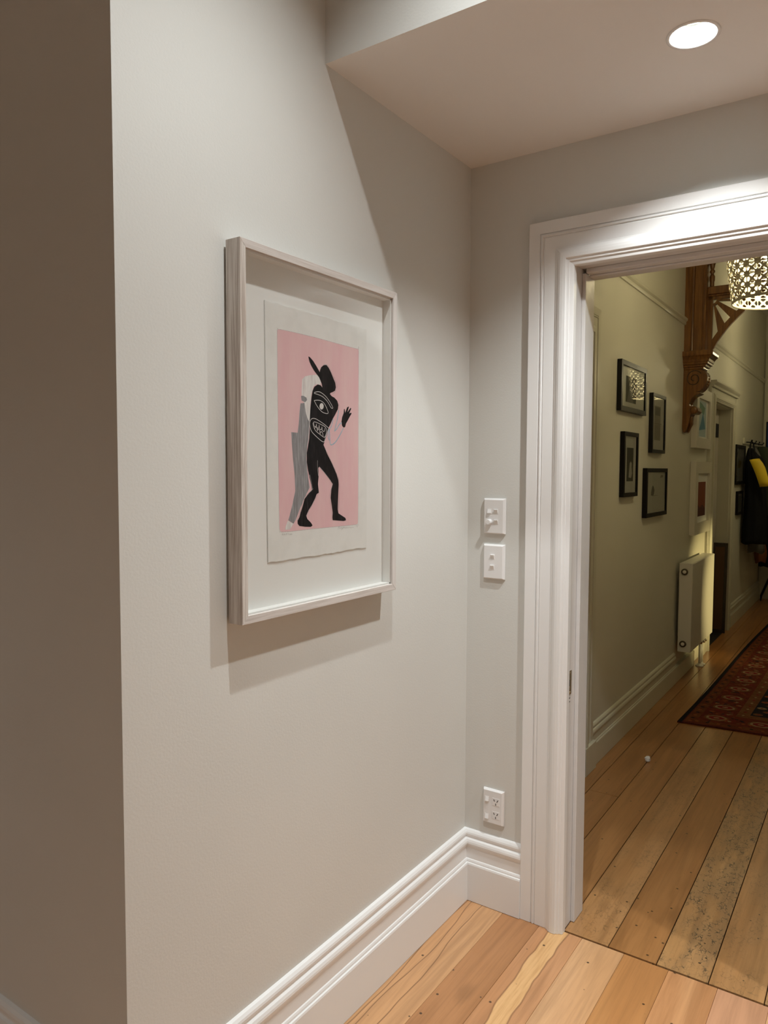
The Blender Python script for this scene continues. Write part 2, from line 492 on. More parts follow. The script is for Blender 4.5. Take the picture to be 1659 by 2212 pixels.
# ------------------------------------------------------------------ outlines of the print, (y, z) metres on the picture wall
PINK = [(-0.9313, 1.744), (-0.922, 1.7447), (-0.8682, 1.7453), (-0.7902, 1.7446), (-0.7107, 1.7423), (-0.6398, 1.7408), (-0.6334, 1.7402), (-0.6319, 1.7346), (-0.6325, 1.566), (-0.633, 1.3899), (-0.6338, 1.2982), (-0.6387, 1.2949), (-0.7107, 1.2945), (-0.8211, 1.2947), (-0.8823, 1.2938), (-0.9211, 1.2943), (-0.9268, 1.2968), (-0.9294, 1.3021), (-0.9311, 1.395), (-0.9327, 1.5482), (-0.9337, 1.6746), (-0.934, 1.7398)]
BODY = [(-0.8289, 1.6974), (-0.8239, 1.697), (-0.8115, 1.6895), (-0.801, 1.68), (-0.7925, 1.6716), (-0.7874, 1.666), (-0.7861, 1.671), (-0.7818, 1.6782), (-0.7732, 1.6838), (-0.7623, 1.6857), (-0.7535, 1.6801), (-0.7446, 1.6701), (-0.7357, 1.6572), (-0.7281, 1.6469), (-0.7253, 1.636), (-0.729, 1.6273), (-0.738, 1.6232), (-0.746, 1.6208), (-0.7487, 1.6178), (-0.7416, 1.6129), (-0.7312, 1.6104), (-0.7199, 1.6035), (-0.7153, 1.5934), (-0.7176, 1.5834), (-0.729, 1.5687), (-0.738, 1.5584), (-0.747, 1.5453), (-0.7537, 1.5367), (-0.7603, 1.5198), (-0.7691, 1.5029), (-0.7735, 1.4945), (-0.767, 1.485), (-0.7604, 1.4741), (-0.7448, 1.4548), (-0.7336, 1.4395), (-0.7222, 1.4226), (-0.7153, 1.4083), (-0.7144, 1.397), (-0.7162, 1.3742), (-0.7176, 1.3515), (-0.7181, 1.3372), (-0.7153, 1.3271), (-0.7014, 1.3207), (-0.6872, 1.3143), (-0.6844, 1.3083), (-0.6943, 1.3068), (-0.7199, 1.3094), (-0.7382, 1.3112), (-0.7396, 1.3184), (-0.7382, 1.3296), (-0.7418, 1.3467), (-0.7463, 1.3665), (-0.7436, 1.3861), (-0.7381, 1.4001), (-0.7471, 1.4086), (-0.7605, 1.4199), (-0.7758, 1.4324), (-0.7888, 1.442), (-0.7931, 1.4392), (-0.7919, 1.42), (-0.7945, 1.4009), (-0.7911, 1.3802), (-0.7997, 1.3763), (-0.804, 1.3682), (-0.8167, 1.3522), (-0.8293, 1.3392), (-0.8376, 1.3274), (-0.8335, 1.3191), (-0.821, 1.3102), (-0.8148, 1.303), (-0.8211, 1.2999), (-0.8419, 1.3014), (-0.8622, 1.3045), (-0.8682, 1.3102), (-0.8682, 1.3169), (-0.8621, 1.3246), (-0.858, 1.3351), (-0.8499, 1.3508), (-0.8437, 1.3667), (-0.8312, 1.3771), (-0.8166, 1.3876), (-0.8187, 1.3985), (-0.8249, 1.4148), (-0.831, 1.4337), (-0.8351, 1.4525), (-0.835, 1.4739), (-0.8308, 1.4901), (-0.8266, 1.5063), (-0.8245, 1.5278), (-0.8244, 1.5493), (-0.8223, 1.5762), (-0.818, 1.6033), (-0.8138, 1.6197), (-0.8075, 1.6297), (-0.7948, 1.6363), (-0.7841, 1.6354), (-0.7776, 1.6306), (-0.7798, 1.6391), (-0.7849, 1.6467), (-0.7905, 1.6543), (-0.7989, 1.6601), (-0.8082, 1.6671), (-0.8178, 1.6767), (-0.8248, 1.6865)]
HAND = [(-0.6945, 1.5396), (-0.7005, 1.5435), (-0.7033, 1.5533), (-0.7005, 1.5648), (-0.6945, 1.5751), (-0.6931, 1.5851), (-0.6903, 1.5859), (-0.6884, 1.5764), (-0.6804, 1.5903), (-0.6742, 1.5933), (-0.6733, 1.5914), (-0.679, 1.5787), (-0.6661, 1.5905), (-0.6632, 1.5887), (-0.6718, 1.5757), (-0.6637, 1.5785), (-0.6618, 1.5764), (-0.6694, 1.5681), (-0.678, 1.5576), (-0.6851, 1.55), (-0.6884, 1.5413)]
WHITE = [(-0.8507, 1.6427), (-0.8405, 1.6504), (-0.8241, 1.6547), (-0.7989, 1.6588), (-0.7883, 1.6531), (-0.7828, 1.6415), (-0.7862, 1.6366), (-0.799, 1.6367), (-0.8096, 1.6308), (-0.8167, 1.6141), (-0.821, 1.5923), (-0.8231, 1.5654), (-0.8245, 1.5386), (-0.8279, 1.5062), (-0.835, 1.4819), (-0.8412, 1.4791), (-0.8377, 1.5219), (-0.8348, 1.5407), (-0.8388, 1.5644), (-0.8428, 1.5854), (-0.8528, 1.6083)]
GREYTOP = [(-0.8549, 1.6042), (-0.8468, 1.6054), (-0.8358, 1.6018), (-0.8333, 1.5967), (-0.8407, 1.5908), (-0.8529, 1.5938)]
GREY = [(-0.8569, 1.5869), (-0.8428, 1.5893), (-0.8388, 1.5671), (-0.8306, 1.5516), (-0.8244, 1.5466), (-0.8295, 1.5062), (-0.8337, 1.4873), (-0.8363, 1.4605), (-0.8331, 1.4337), (-0.8291, 1.4094), (-0.825, 1.3932), (-0.8374, 1.3772), (-0.8519, 1.3562), (-0.8621, 1.3406), (-0.8742, 1.3199), (-0.8822, 1.311), (-0.8998, 1.3199), (-0.8939, 1.3341), (-0.8859, 1.3548), (-0.8759, 1.3861), (-0.8777, 1.4204), (-0.8834, 1.4598), (-0.8871, 1.4963), (-0.8889, 1.5196), (-0.8672, 1.5193), (-0.8632, 1.5392), (-0.8611, 1.563)]
WHITELOW = [(-0.9017, 1.3192), (-0.8822, 1.311), (-0.8941, 1.2986), (-0.9096, 1.2988), (-0.9115, 1.301)]
PUPIL = [(-0.7729, 1.5865), (-0.7737, 1.5831), (-0.7759, 1.5803), (-0.779, 1.5786), (-0.7825, 1.5783), (-0.7856, 1.5796), (-0.7877, 1.5821), (-0.7885, 1.5853), (-0.7877, 1.5887), (-0.7856, 1.5915), (-0.7824, 1.5932), (-0.779, 1.5935), (-0.7759, 1.5922), (-0.7737, 1.5897)]
BLUE = [[(-0.7523, 1.534), (-0.7501, 1.5174), (-0.7484, 1.5036), (-0.7448, 1.4953), (-0.729, 1.5014), (-0.7107, 1.519), (-0.6959, 1.5381)], [(-0.7371, 1.5584), (-0.7416, 1.5442), (-0.7506, 1.5313)], [(-0.7144, 1.5809), (-0.719, 1.5609), (-0.7258, 1.5437), (-0.7299, 1.5308)], [(-0.7015, 1.5506), (-0.7107, 1.5473), (-0.7222, 1.5354), (-0.7313, 1.5288)], [(-0.7537, 1.5311), (-0.7568, 1.5171), (-0.7515, 1.5062)]]
WHITELINE = [[(-0.8084, 1.5973), (-0.7949, 1.5992), (-0.7798, 1.5977), (-0.7668, 1.5896), (-0.7558, 1.572), (-0.7682, 1.5703), (-0.782, 1.5741), (-0.797, 1.5847), (-0.8084, 1.5973)], [(-0.8083, 1.6159), (-0.7905, 1.6196), (-0.769, 1.6128), (-0.7514, 1.6005), (-0.738, 1.5862), (-0.7443, 1.5849), (-0.7593, 1.5993), (-0.7798, 1.6099), (-0.8084, 1.6143)], [(-0.7537, 1.5353), (-0.7691, 1.5428), (-0.7907, 1.5512), (-0.8077, 1.5556), (-0.8194, 1.5528), (-0.8245, 1.5412), (-0.8183, 1.5254), (-0.7993, 1.5127), (-0.7735, 1.5013), (-0.7656, 1.514), (-0.7537, 1.5353)], [(-0.8128, 1.5432), (-0.8077, 1.5475), (-0.7907, 1.5444), (-0.7638, 1.5348), (-0.7683, 1.5134), (-0.7865, 1.5187), (-0.8056, 1.5287), (-0.8128, 1.5432)], [(-0.8102, 1.5447), (-0.8086, 1.538), (-0.8027, 1.5364), (-0.8001, 1.5431)], [(-0.8001, 1.5431), (-0.7984, 1.535), (-0.7924, 1.5334), (-0.7899, 1.5409)], [(-0.7899, 1.5409), (-0.7882, 1.5323), (-0.7821, 1.5304), (-0.7795, 1.5376)], [(-0.7795, 1.5376), (-0.7778, 1.5286), (-0.7709, 1.527), (-0.7682, 1.5346)], [(-0.8069, 1.5308), (-0.8044, 1.5355), (-0.7993, 1.5339), (-0.7967, 1.5259)], [(-0.7967, 1.5259), (-0.795, 1.5306), (-0.789, 1.5289), (-0.7865, 1.52)], [(-0.7865, 1.52), (-0.7839, 1.5256), (-0.7778, 1.5232), (-0.7752, 1.5159)]]
OUTLINE = [[(-0.767, 1.485), (-0.756, 1.4714), (-0.7417, 1.4521), (-0.7268, 1.4311), (-0.713, 1.4083), (-0.7121, 1.3741), (-0.7153, 1.3343)], [(-0.7888, 1.4414), (-0.7649, 1.4233), (-0.7417, 1.4002), (-0.749, 1.3722), (-0.7436, 1.3355), (-0.7418, 1.3128)], [(-0.8249, 1.4229), (-0.8157, 1.393), (-0.8158, 1.3876), (-0.8436, 1.3693), (-0.858, 1.3404), (-0.8694, 1.317)], [(-0.7911, 1.3802), (-0.8018, 1.3681), (-0.8335, 1.3312), (-0.8356, 1.3232)], [(-0.7732, 1.6855), (-0.7557, 1.684), (-0.738, 1.6653), (-0.7235, 1.6445), (-0.7222, 1.6335), (-0.7335, 1.6213), (-0.7447, 1.6176)], [(-0.7144, 1.5977), (-0.7116, 1.5895), (-0.7199, 1.5749)], [(-0.7961, 1.457), (-0.7961, 1.4392), (-0.7931, 1.4201)]]
PENCIL = [[(-0.9219, 1.29), (-0.9166, 1.2901)], [(-0.9192, 1.29), (-0.9196, 1.2864)], [(-0.9151, 1.2864), (-0.9127, 1.2901), (-0.9104, 1.2863)], [(-0.9089, 1.2896), (-0.9035, 1.2897)], [(-0.9062, 1.2897), (-0.9066, 1.2863)], [(-0.9023, 1.2894), (-0.898, 1.2896)], [(-0.9003, 1.2895), (-0.9008, 1.2861)], [(-0.8965, 1.2874), (-0.8941, 1.2891), (-0.8922, 1.2871), (-0.8941, 1.2859), (-0.8965, 1.2874)], [(-0.891, 1.287), (-0.889, 1.2887), (-0.8874, 1.287), (-0.8894, 1.2859), (-0.891, 1.287)], [(-0.7176, 1.2864), (-0.7153, 1.2928), (-0.7116, 1.2934), (-0.7125, 1.2906), (-0.7084, 1.2887), (-0.7051, 1.2919), (-0.7032, 1.2889), (-0.6995, 1.2915), (-0.7004, 1.287), (-0.7032, 1.2854), (-0.6966, 1.2902), (-0.6929, 1.2923), (-0.6948, 1.2889), (-0.6896, 1.2909), (-0.6862, 1.2878), (-0.6834, 1.2911), (-0.6805, 1.2881), (-0.6767, 1.2907), (-0.6729, 1.2879), (-0.669, 1.2905), (-0.6652, 1.2877), (-0.6603, 1.2891), (-0.6525, 1.2881)], [(-0.6476, 1.2913), (-0.6466, 1.293)], [(-0.6437, 1.2916), (-0.6397, 1.2926), (-0.6407, 1.2879)], [(-0.6377, 1.2925), (-0.6358, 1.29), (-0.6377, 1.2877)]]
PAPER = [(-0.9726, 1.7999), (-0.5979, 1.7954), (-0.5958, 1.2326), (-0.9655, 1.2299)]

# ================================================================== the room shell
YL = -1.333            # outer corner where the picture wall ends
SOF_Y, SOF_Z = -0.741, 2.40
CEIL = 3.05
RX, BY, LX = 3.2, -4.6, -2.6

# floor: subfloor with separate boards
fl = Thing('floor', 'timber floor of wide recycled honey-coloured boards', None, (0, 0, 0), kind='structure')
fl.part('subfloor', MB().box(LX, RX, BY, 7.3, -0.06, -0.0225), 'gap_black')

def board(mb, x0, x1, y0, y1, ch=0.0008, g=0.0003, skew=0.0):
    x0 += g; x1 -= g
    prof = [(x0, -0.022), (x1, -0.022), (x1, -ch), (x1 - ch, 0), (x0 + ch, 0), (x0, -ch)]
    k = len(prof)
    vs = [(x, y0 + skew * x, z) for x, z in prof] + [(x, y1 + skew * x, z) for x, z in prof]
    mb.add(vs, [(i, (i + 1) % k, k + (i + 1) % k, k + i) for i in range(k)] + [tuple(range(k - 1, -1, -1)), tuple(range(k, 2 * k))])
    return mb

def add_board(x0, x1, y0, y1, mat, hall=False, skew=0.0, gap=0.0003):
    ox = Vector((x0, y0, 0))
    o = bpy.data.objects.new('floorboard', board(MB(), x0, x1, y0, y1, g=gap, skew=skew).mesh('floorboard', [mat], ox))
    COL.objects.link(o)
    o.parent = fl.e
    o.matrix_world = (HALL if hall else Matrix()) @ Matrix.Translation(ox)

seams = [0.002, 0.154, 0.278, 0.411, 0.539, 0.666, 0.797, 0.925, 1.053, 1.18, 1.307]
while seams[-1] < RX: seams.append(round(seams[-1] + 0.127, 3))
rmats = ['board_veined', 'board_brown', 'board_heart', 'board_tan', 'board_orange', 'board_mixed', 'board_pink', 'board_tan', 'board_brown', 'board_mixed']
for i in range(len(seams) - 1):
    add_board(seams[i], min(seams[i + 1], RX), BY, -0.0035, rmats[i % len(rmats)])
xs = 0.0
k = 0
while xs > LX:
    add_board(max(xs - 0.13, LX), xs, BY, YL - 0.003, rmats[(3 * k + 1) % len(rmats)]); xs -= 0.13; k += 1
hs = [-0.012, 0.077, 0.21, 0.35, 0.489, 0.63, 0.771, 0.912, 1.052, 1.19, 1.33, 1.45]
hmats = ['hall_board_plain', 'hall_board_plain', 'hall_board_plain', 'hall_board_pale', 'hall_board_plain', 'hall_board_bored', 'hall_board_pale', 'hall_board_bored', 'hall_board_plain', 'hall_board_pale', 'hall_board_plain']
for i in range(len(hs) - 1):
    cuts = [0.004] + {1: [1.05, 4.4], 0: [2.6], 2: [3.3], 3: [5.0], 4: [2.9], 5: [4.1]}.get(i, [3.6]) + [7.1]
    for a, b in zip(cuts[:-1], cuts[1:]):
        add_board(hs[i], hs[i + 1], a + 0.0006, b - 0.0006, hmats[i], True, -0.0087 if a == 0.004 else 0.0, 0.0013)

# walls
solo('wall_left', MB().box(-0.13, 0, YL, 0.0, -0.02, CEIL + 0.1), 'wall_paint', 'warm white wall carrying the framed print', 'wall', kind='structure')
solo('wall_side', MB().box(LX, -0.13, YL, YL + 0.13, -0.02, CEIL + 0.1), 'wall_paint', 'shaded wall turning away from the outer corner', 'wall', kind='structure')
mb = MB()
OX0, OX1, OZ = 0.335, 1.185, 2.055
mb.box(0.0, OX0, 0, 0.13, -0.02, CEIL + 0.3).box(OX1, RX + 0.1, 0, 0.13, -0.02, CEIL + 0.3).box(OX0, OX1, 0, 0.13, OZ, CEIL + 0.3)
solo('wall_back', mb, 'wall_paint', 'narrow warm white wall around the doorway to the hall', 'wall', kind='structure')
solo('wall_right', MB().box(RX, RX + 0.12, BY, 0, -0.02, CEIL + 0.1), 'wall_paint', 'warm white right wall of the room', 'wall', kind='structure')
solo('wall_rear', MB().box(LX, RX, BY - 0.12, BY, -0.02, CEIL + 0.1), 'wall_paint', 'warm white rear wall of the room', 'wall', kind='structure')
solo('wall_far_left', MB().box(LX - 0.12, LX, BY, YL + 0.13, -0.02, CEIL + 0.1), 'wall_paint', 'warm white far side wall of the room', 'wall', kind='structure')

def ceiling_with_holes(name, x0, x1, y0, y1, z, holes, label, r=0.0485):
    """flat ceiling sheet with a round cut-out for every downlight"""
    xs_ = sorted({x0, x1, *[h[0] - 0.08 for h in holes], *[h[0] + 0.08 for h in holes]})
    ys_ = sorted({y0, y1, *[h[1] - 0.08 for h in holes], *[h[1] + 0.08 for h in holes]})
    mb = MB()
    for a, b in zip(xs_[:-1], xs_[1:]):
        for c, d in zip(ys_[:-1], ys_[1:]):
            h = [q for q in holes if a < q[0] < b and c < q[1] < d and b - a < 0.17 and d - c < 0.17]
            if not h:
                mb.add([(a, c, z), (a, d, z), (b, d, z), (b, c, z)], [(0, 1, 2, 3)])
            else:
                cx, cy = h[0][:2]; n = 32; ring = []; sq = []
                for i in range(n):
                    an = 2 * pi * i / n; dx, dy = cos(an), sin(an); k = 0.08 / max(abs(dx), abs(dy))
                    ring.append((cx + r * dx, cy + r * dy, z)); sq.append((cx + k * dx, cy + k * dy, z))
                mb.add(sq + ring, [(i, (i + 1) % n, n + (i + 1) % n, n + i) for i in range(n)])
    return mb
ROOM_LIGHTS = [(0.64, -1.17), (2.3, -3.5), (-1.3, -3.5)]
mb = ceiling_with_holes('ceiling', LX, RX, BY, SOF_Y + 0.02, CEIL, ROOM_LIGHTS, '')
solo('ceiling', mb, 'ceiling_paint', 'high white ceiling of the room', 'ceiling', kind='structure')
sof = Thing('ceiling', 'lowered plaster bulkhead over the doorway', 'ceiling', (0, SOF_Y, SOF_Z), kind='structure')
sof.part('soffit', ceiling_with_holes('soffit', 0, RX, SOF_Y, 0, SOF_Z, [(0.75, -0.376), (2.05, -0.376)], ''), 'ceiling_paint')
sof.part('bulkhead_face', MB().add([(0, SOF_Y, SOF_Z), (RX, SOF_Y, SOF_Z), (RX, SOF_Y, CEIL), (0, SOF_Y, CEIL)], [(0, 1, 2, 3)]), 'wall_paint')

# skirting boards, moulded profile (t off the wall, z)
SK = [(0, 0), (0.025, 0), (0.025, 0.122), (0.0235, 0.127), (0.020, 0.1285), (0.0195, 0.133), (0.0175, 0.1375), (0.015, 0.1395), (0.0145, 0.176),
      (0.0165, 0.180), (0.0190, 0.185), (0.0200, 0.191), (0.0192, 0.197), (0.0165, 0.2035), (0.0115, 0.2075), (0.0108, 0.2105), (0.0125, 0.2135), (0.0130, 0.220), (0.0115, 0.2255), (0.007, 0.2315), (0.0, 0.2345)]
def scaled(pr, k, kt=1.0): return [(t * kt, z * k) for t, z in pr]
E2 = 0.03
# room-side segments: path direction keeps the room on its right
def seg_sweep(path_full, i, prof):
    """one straight piece of a mitred run, between path points i and i+1"""
    mb = MB()
    pts = [Vector((p[0], p[1], 0)) for p in path_full]
    rings = []
    for j in (i, i + 1):
        ds = []
        if j > 0: ds.append((pts[j] - pts[j - 1]).normalized())
        if j < len(pts) - 1: ds.append((pts[j + 1] - pts[j]).normalized())
        ns = [Vector((d.y, -d.x, 0)) for d in ds]
        n = ns[0] if len(ns) == 1 else (ns[0] + ns[1]) / (1 + ns[0].dot(ns[1]))
        rings.append([(pts[j].x + n.x * t, pts[j].y + n.y * t, z + 0.0015) for t, z in prof])
    return mb.rings(rings, True, (True, True), smooth=False)
run = [(LX, YL), (0, YL), (0, 0), (0.2115, 0)]
solo('baseboard_side', seg_sweep(run, 0, scaled(SK, 1.12)), 'trim_paint', 'tall white moulded skirting on the shaded wall', 'skirting', kind='structure')
solo('baseboard_left', seg_sweep(run, 1, SK), 'trim_paint', 'tall white moulded skirting under the framed print', 'skirting', kind='structure')
solo('baseboard_back', seg_sweep(run, 2, SK), 'trim_paint', 'short length of white moulded skirting beside the door casing', 'skirting', kind='structure')
solo('baseboard_right', seg_sweep([(1.31, 0), (RX, 0), (RX, BY), (LX, BY), (LX, YL)], 0, SK), 'trim_paint', 'white moulded skirting right of the doorway', 'skirting', kind='structure')

# ------------------------------------------------------------------ doorway between room and hall
D = Thing('door_1', 'white moulded door casing and jambs around the opening to the hall', None, (0.76, 0, 0), kind='structure')
CAS = [(0, 0), (0, 0.0185), (0.002, 0.0205), (0.036, 0.0205), (0.0375, 0.0170), (0.0395, 0.0168), (0.041, 0.0215), (0.0455, 0.0222), (0.048, 0.0175), (0.0495, 0.0190), (0.0515, 0.0205),
       (0.087, 0.0205), (0.0885, 0.0235), (0.092, 0.0245), (0.098, 0.0300), (0.105, 0.0335), (0.113, 0.0345), (0.122, 0.0340), (0.1235, 0.0300), (0.127, 0.0288), (0.1315, 0.0280), (0.1325, 0.0245), (0.136, 0.0238), (0.139, 0.0230), (0.1425, 0.0220), (0.144, 0.020), (0.144, 0)]
CX0, CX1, CZ = 0.211, 1.309, 2.182
W = 0.144
def cas_rings(kind):
    if kind == 'left':
        return [[(CX0 + u, -t, 0.001) for u, t in CAS], [(CX0 + u, -t, CZ - u) for u, t in CAS]]
    if kind == 'right':
        return [[(CX1 - u, -t, 0.001) for u, t in CAS], [(CX1 - u, -t, CZ - u) for u, t in CAS]]
    return [[(CX0 + u, -t, CZ - u) for u, t in CAS], [(CX1 - u, -t, CZ - u) for u, t in CAS]]
for kd in ('left', 'head', 'right'):
    D.part('casing', MB().rings(cas_rings(kd), True, (True, True), smooth=False), 'trim_paint')
JX, JX2 = 0.3505, 0.363       # rebate face, stop face
JR, JR2 = 1.170, 1.157
JT, JT2 = 2.045, 2.031
JY = 0.058
JE = 0.137
j = D.part('jamb', MB().box(0.3365, JX, -0.002, JE, 0.001, JT), 'old_trim_paint', bevel=0.0012)
D.part('door_stop', MB().box(JX, JX2, JY, JE, 0.001, JT2), 'old_trim_paint', parent=j, bevel=0.0022)
j2 = D.part('jamb', MB().box(JR, 1.1835, -0.002, JE, 0.001, JT), 'old_trim_paint', bevel=0.0012)
D.part('door_stop', MB().box(JR2, JR, JY, JE, 0.001, JT2), 'old_trim_paint', parent=j2, bevel=0.0022)
j3 = D.part('jamb_head', MB().box(0.3365, 1.1835, -0.002, JE, JT, 2.0535), 'old_trim_paint', bevel=0.0012)
D.part('door_stop', MB().box(JX2, JR2, JY, JE, JT2, JT), 'old_trim_paint', parent=j3, bevel=0.0022)
D.part('stop_bead', MB().box(JX2, JR2, JY + 0.03, JE, JT2 - 0.006, JT2), 'old_trim_paint', parent=j3, bevel=0.002)
# strike plate with curved lip, two screws and the latch mouth
mb = MB()
mb.box(JX, JX + 0.0016, 0.002, 0.027, 0.746, 0.820)
lip = []
for k in range(7):
    a = k / 6 * 1.35
    lip.append((JX + 0.0016 - 0.016 * (1 - cos(a)) * 0.9, 0.002 - 0.016 * sin(a)))
lp = MB()
rr = []
for x, y in lip: rr.append((x, y))
mb.rings([[(x, y, 0.762 + 0.003 * i), (x, y, 0.803 - 0.003 * i), (x - 0.0014, y - 0.0004, 0.803 - 0.003 * i), (x - 0.0014, y - 0.0004, 0.762 + 0.003 * i)] for i, (x, y) in enumerate(rr)], True, (True, True), smooth=False)
sp = D.part('strike_plate', mb, 'brass', parent=j, bevel=0.0004, label='worn brass strike plate')
D.part('latch_mouth', MB().box(JX + 0.0014, JX + 0.0019, 0.004, 0.012, 0.774, 0.793), 'slot_black', parent=j)
for z in (0.753, 0.813):
    D.part('screw', MB().lathe([(0.0038, 0), (0.0038, 0.0009), (0.002, 0.0014)], (JX + 0.0015, 0.0145, z), 'x', 12), 'brass', parent=j)
for z, h in ((0.733, 0.003), (0.722, 0.002)):
    D.part('old_mortise', MB().box(JX - 0.0002, JX + 0.0004, 0.001, 0.02, z, z + h), 'gap_black', parent=j)

# ------------------------------------------------------------------ downlights
def downlight(x, y, z, power, label, r=0.048, rec=0.036, spread=125, lensr=0.026, hall=False, col=C_DOWN):
    t = Thing('downlight', label, 'downlight', (x, y, z), group='recessed ceiling downlights', hall=hall)
    t.part('trim_ring', MB().lathe([(r + 0.0085, 0.0), (r + 0.0085, -0.0022), (r + 0.003, -0.0032), (r, -0.0014), (r, 0.002)], (x, y, z), 'z', 48, (False, False)), 'trim_paint')
    prof = [(r, 0.002)]
    for k in range(1, 9):
        f = k / 8
        prof.append((r - (r - lensr - 0.001) * f ** 1.5, rec * f))
    prof += [(lensr + 0.001, rec + 0.006)]
    t.part('reflector', MB().lathe(prof, (x, y, z), 'z', 48, (False, False)), 'downlight_white')
    t.part('housing', MB().lathe([(r + 0.002, 0.002), (r + 0.002, rec + 0.02), (0.001, rec + 0.02)], (x, y, z), 'z', 32, (False, True)), 'gap_black')
    t.part('lens', MB().lathe([(lensr, rec + 0.005), (lensr, rec + 0.006), (0.001, rec + 0.006)], (x, y, z), 'z', 32, (True, True)), 'lens_glow', label='glowing lamp lens')
    t.part('lens_ring', MB().lathe([(lensr + 0.0030, rec + 0.001), (lensr + 0.0030, rec - 0.0012), (lensr + 0.0004, rec - 0.0016), (lensr - 0.0004, rec + 0.001)], (x, y, z), 'z', 40, (False, False)), 'dark_brass')
    ld = bpy.data.lights.new('downlight_lamp', 'AREA')
    ld.shape = 'DISK'; ld.size = lensr * 2 * 0.9; ld.energy = power; ld.color = col; ld.spread = radians(spread)
    lo = bpy.data.objects.new('lamp', ld); COL.objects.link(lo)
    lo.parent = t.e; lo.location = (0, 0, rec + 0.003)
    return t
downlight(0.75, -0.376, SOF_Z, P_SOFFIT, 'round recessed downlight glowing in the lowered ceiling above the doorway', spread=140)
downlight(2.05, -0.376, SOF_Z, P_SOFFIT * 1.3, 'added unseen recessed downlight in the lowered ceiling right of the doorway', spread=116)  # added lamp, gives more bounce light below the lowered ceiling
downlight(0.64, -1.17, CEIL, P_ROOM, 'round recessed downlight in the high ceiling in front of the framed print', spread=105)
downlight(2.3, -3.5, CEIL, P_ADDED_REAR, 'added unseen recessed downlight in the high ceiling by the right wall', spread=150)  # added rear lamp that sets the room's ambient level
downlight(-1.3, -3.5, CEIL, P_ADDED_REAR, 'added unseen recessed downlight in the high ceiling beyond the outer corner', spread=150)  # second added rear lamp for ambient light

# ------------------------------------------------------------------ framed print
FP = Thing('framed_print', 'pale limed wood box frame with a pink print of a black striding figure', 'picture', (0, -0.785, 1.11))
y0, y1, z0, z1 = -1.0735, -0.4975, 1.111, 1.904
xb, xf, w = 0.0065, 0.047, 0.0175
def rail(pts, mat):
    """mitred frame rail: outer and inner edge points (y,z)"""
    return MB().prism(pts, 'x', xb, xf)
FP.part('frame_rail', rail([(y0, z0), (y0 + w, z0 + w), (y0 + w, z1 - w), (y0, z1)], ''), 'limed_wood_v', bevel=0.0008)
FP.part('frame_rail', rail([(y1, z0), (y1, z1), (y1 - w, z1 - w), (y1 - w, z0 + w)], ''), 'limed_wood_face_v', bevel=0.0008)
FP.part('frame_rail', rail([(y0, z1), (y0 + w, z1 - w), (y1 - w, z1 - w), (y1, z1)], ''), 'limed_wood_h', bevel=0.0008)
FP.part('frame_rail', rail([(y0, z0), (y1, z0), (y1 - w, z0 + w), (y0 + w, z0 + w)], ''), 'limed_wood_h', bevel=0.0008)
a0, a1, b0, b1 = y0 + w, y1 - w, z0 + w, z1 - w
FP.part('hanging_batten', MB().box(0.0, xb, y0 + 0.012, y1 - 0.012, z0 + 0.03, z1 - 0.02), 'dark_wood')
sw = 0.0035
for nm, bx in (('spacer', (a0, a0 + sw, b0, b1)), ('spacer', (a1 - sw, a1, b0, b1)), ('spacer', (a0, a1, b0, b0 + sw)), ('spacer', (a0, a1, b1 - sw, b1))):
    FP.part('spacer', MB().box(0.0165, 0.0395, *bx), 'spacer_white')
FP.part('mat_board', MB().box(0.0090, 0.0165, a0, a1, b0, b1), 'mat_board')
FP.part('glazing', MB().add([(0.041, a0, b0), (0.041, a1, b0), (0.041, a1, b1), (0.041, a0, b1)], [(0, 1, 2, 3)]), 'museum_glass')
random.seed(4)
def deckle(a, b, n, amp):
    out = []
    wv = 0
    for k in range(n):
        f = k / n
        wv = 0.6 * wv + random.uniform(-amp, amp)
        out.append((a[0] + (b[0] - a[0]) * f, a[1] + (b[1] - a[1]) * f + (wv if 0 < k else 0)))
    return out
edge = deckle(PAPER[0], PAPER[1], 70, 0.0011) + [PAPER[1]] + [PAPER[2]] + deckle(PAPER[2], PAPER[3], 70, 0.0011)[1:] + [PAPER[3]]
pap = FP.part('print_sheet', MB().prism(edge, 'x', 0.0172, 0.0192), 'print_paper', label='floated paper sheet with deckled edges')
hinge = FP.part('float_mount', MB().box(0.0165, 0.0172, -0.94, -0.63, 1.26, 1.77), 'mat_board')
def layer(name, polys, lines, mat, x, wd=0.0012, lab=None, stuff=False):
    """printed shapes and brush lines, one part each (tiny pencil marks stay together)"""
    if stuff:
        mb = MB()
        for l_ in lines: ribbon(mb, smooth_line(l_, 4), wd, x)
        return FP.part(name, mb, mat, parent=pap, label=lab, kind='stuff')
    for p_ in polys: FP.part(name, poly_x(MB(), p_, x), mat, parent=pap, label=lab)
    for l_ in lines: FP.part(name + ('_line' if polys else ''), ribbon(MB(), smooth_line(l_, 4), wd, x), mat, parent=pap)
layer('pink_ground', [PINK], [], 'ink_pink', 0.01928, lab='pink printed ground with rounded corners')
layer('plate_edge', [], [PINK + [PINK[0]]], 'ink_line', 0.01932, 0.0006)
layer('white_brushwork', [WHITE, WHITELOW], [], 'ink_white', 0.01938)
layer('grey_shadow', [GREY, GREYTOP], [], 'ink_grey', 0.01944, lab='grey brushed shadow behind the figure')
layer('figure', [BODY], [], 'ink_black', 0.01950, lab='black striding figure')
layer('figure_hand', [HAND], [], 'ink_black', 0.01950, lab='black raised hand')
layer('arm_lines', [], BLUE, 'ink_blue', 0.01956, 0.0022)
layer('figure_outline', [], OUTLINE, 'ink_line', 0.01960, 0.0010)
layer('pupil', [PUPIL], [], 'ink_white', 0.01966, lab='white pupil of the eye on the torso')
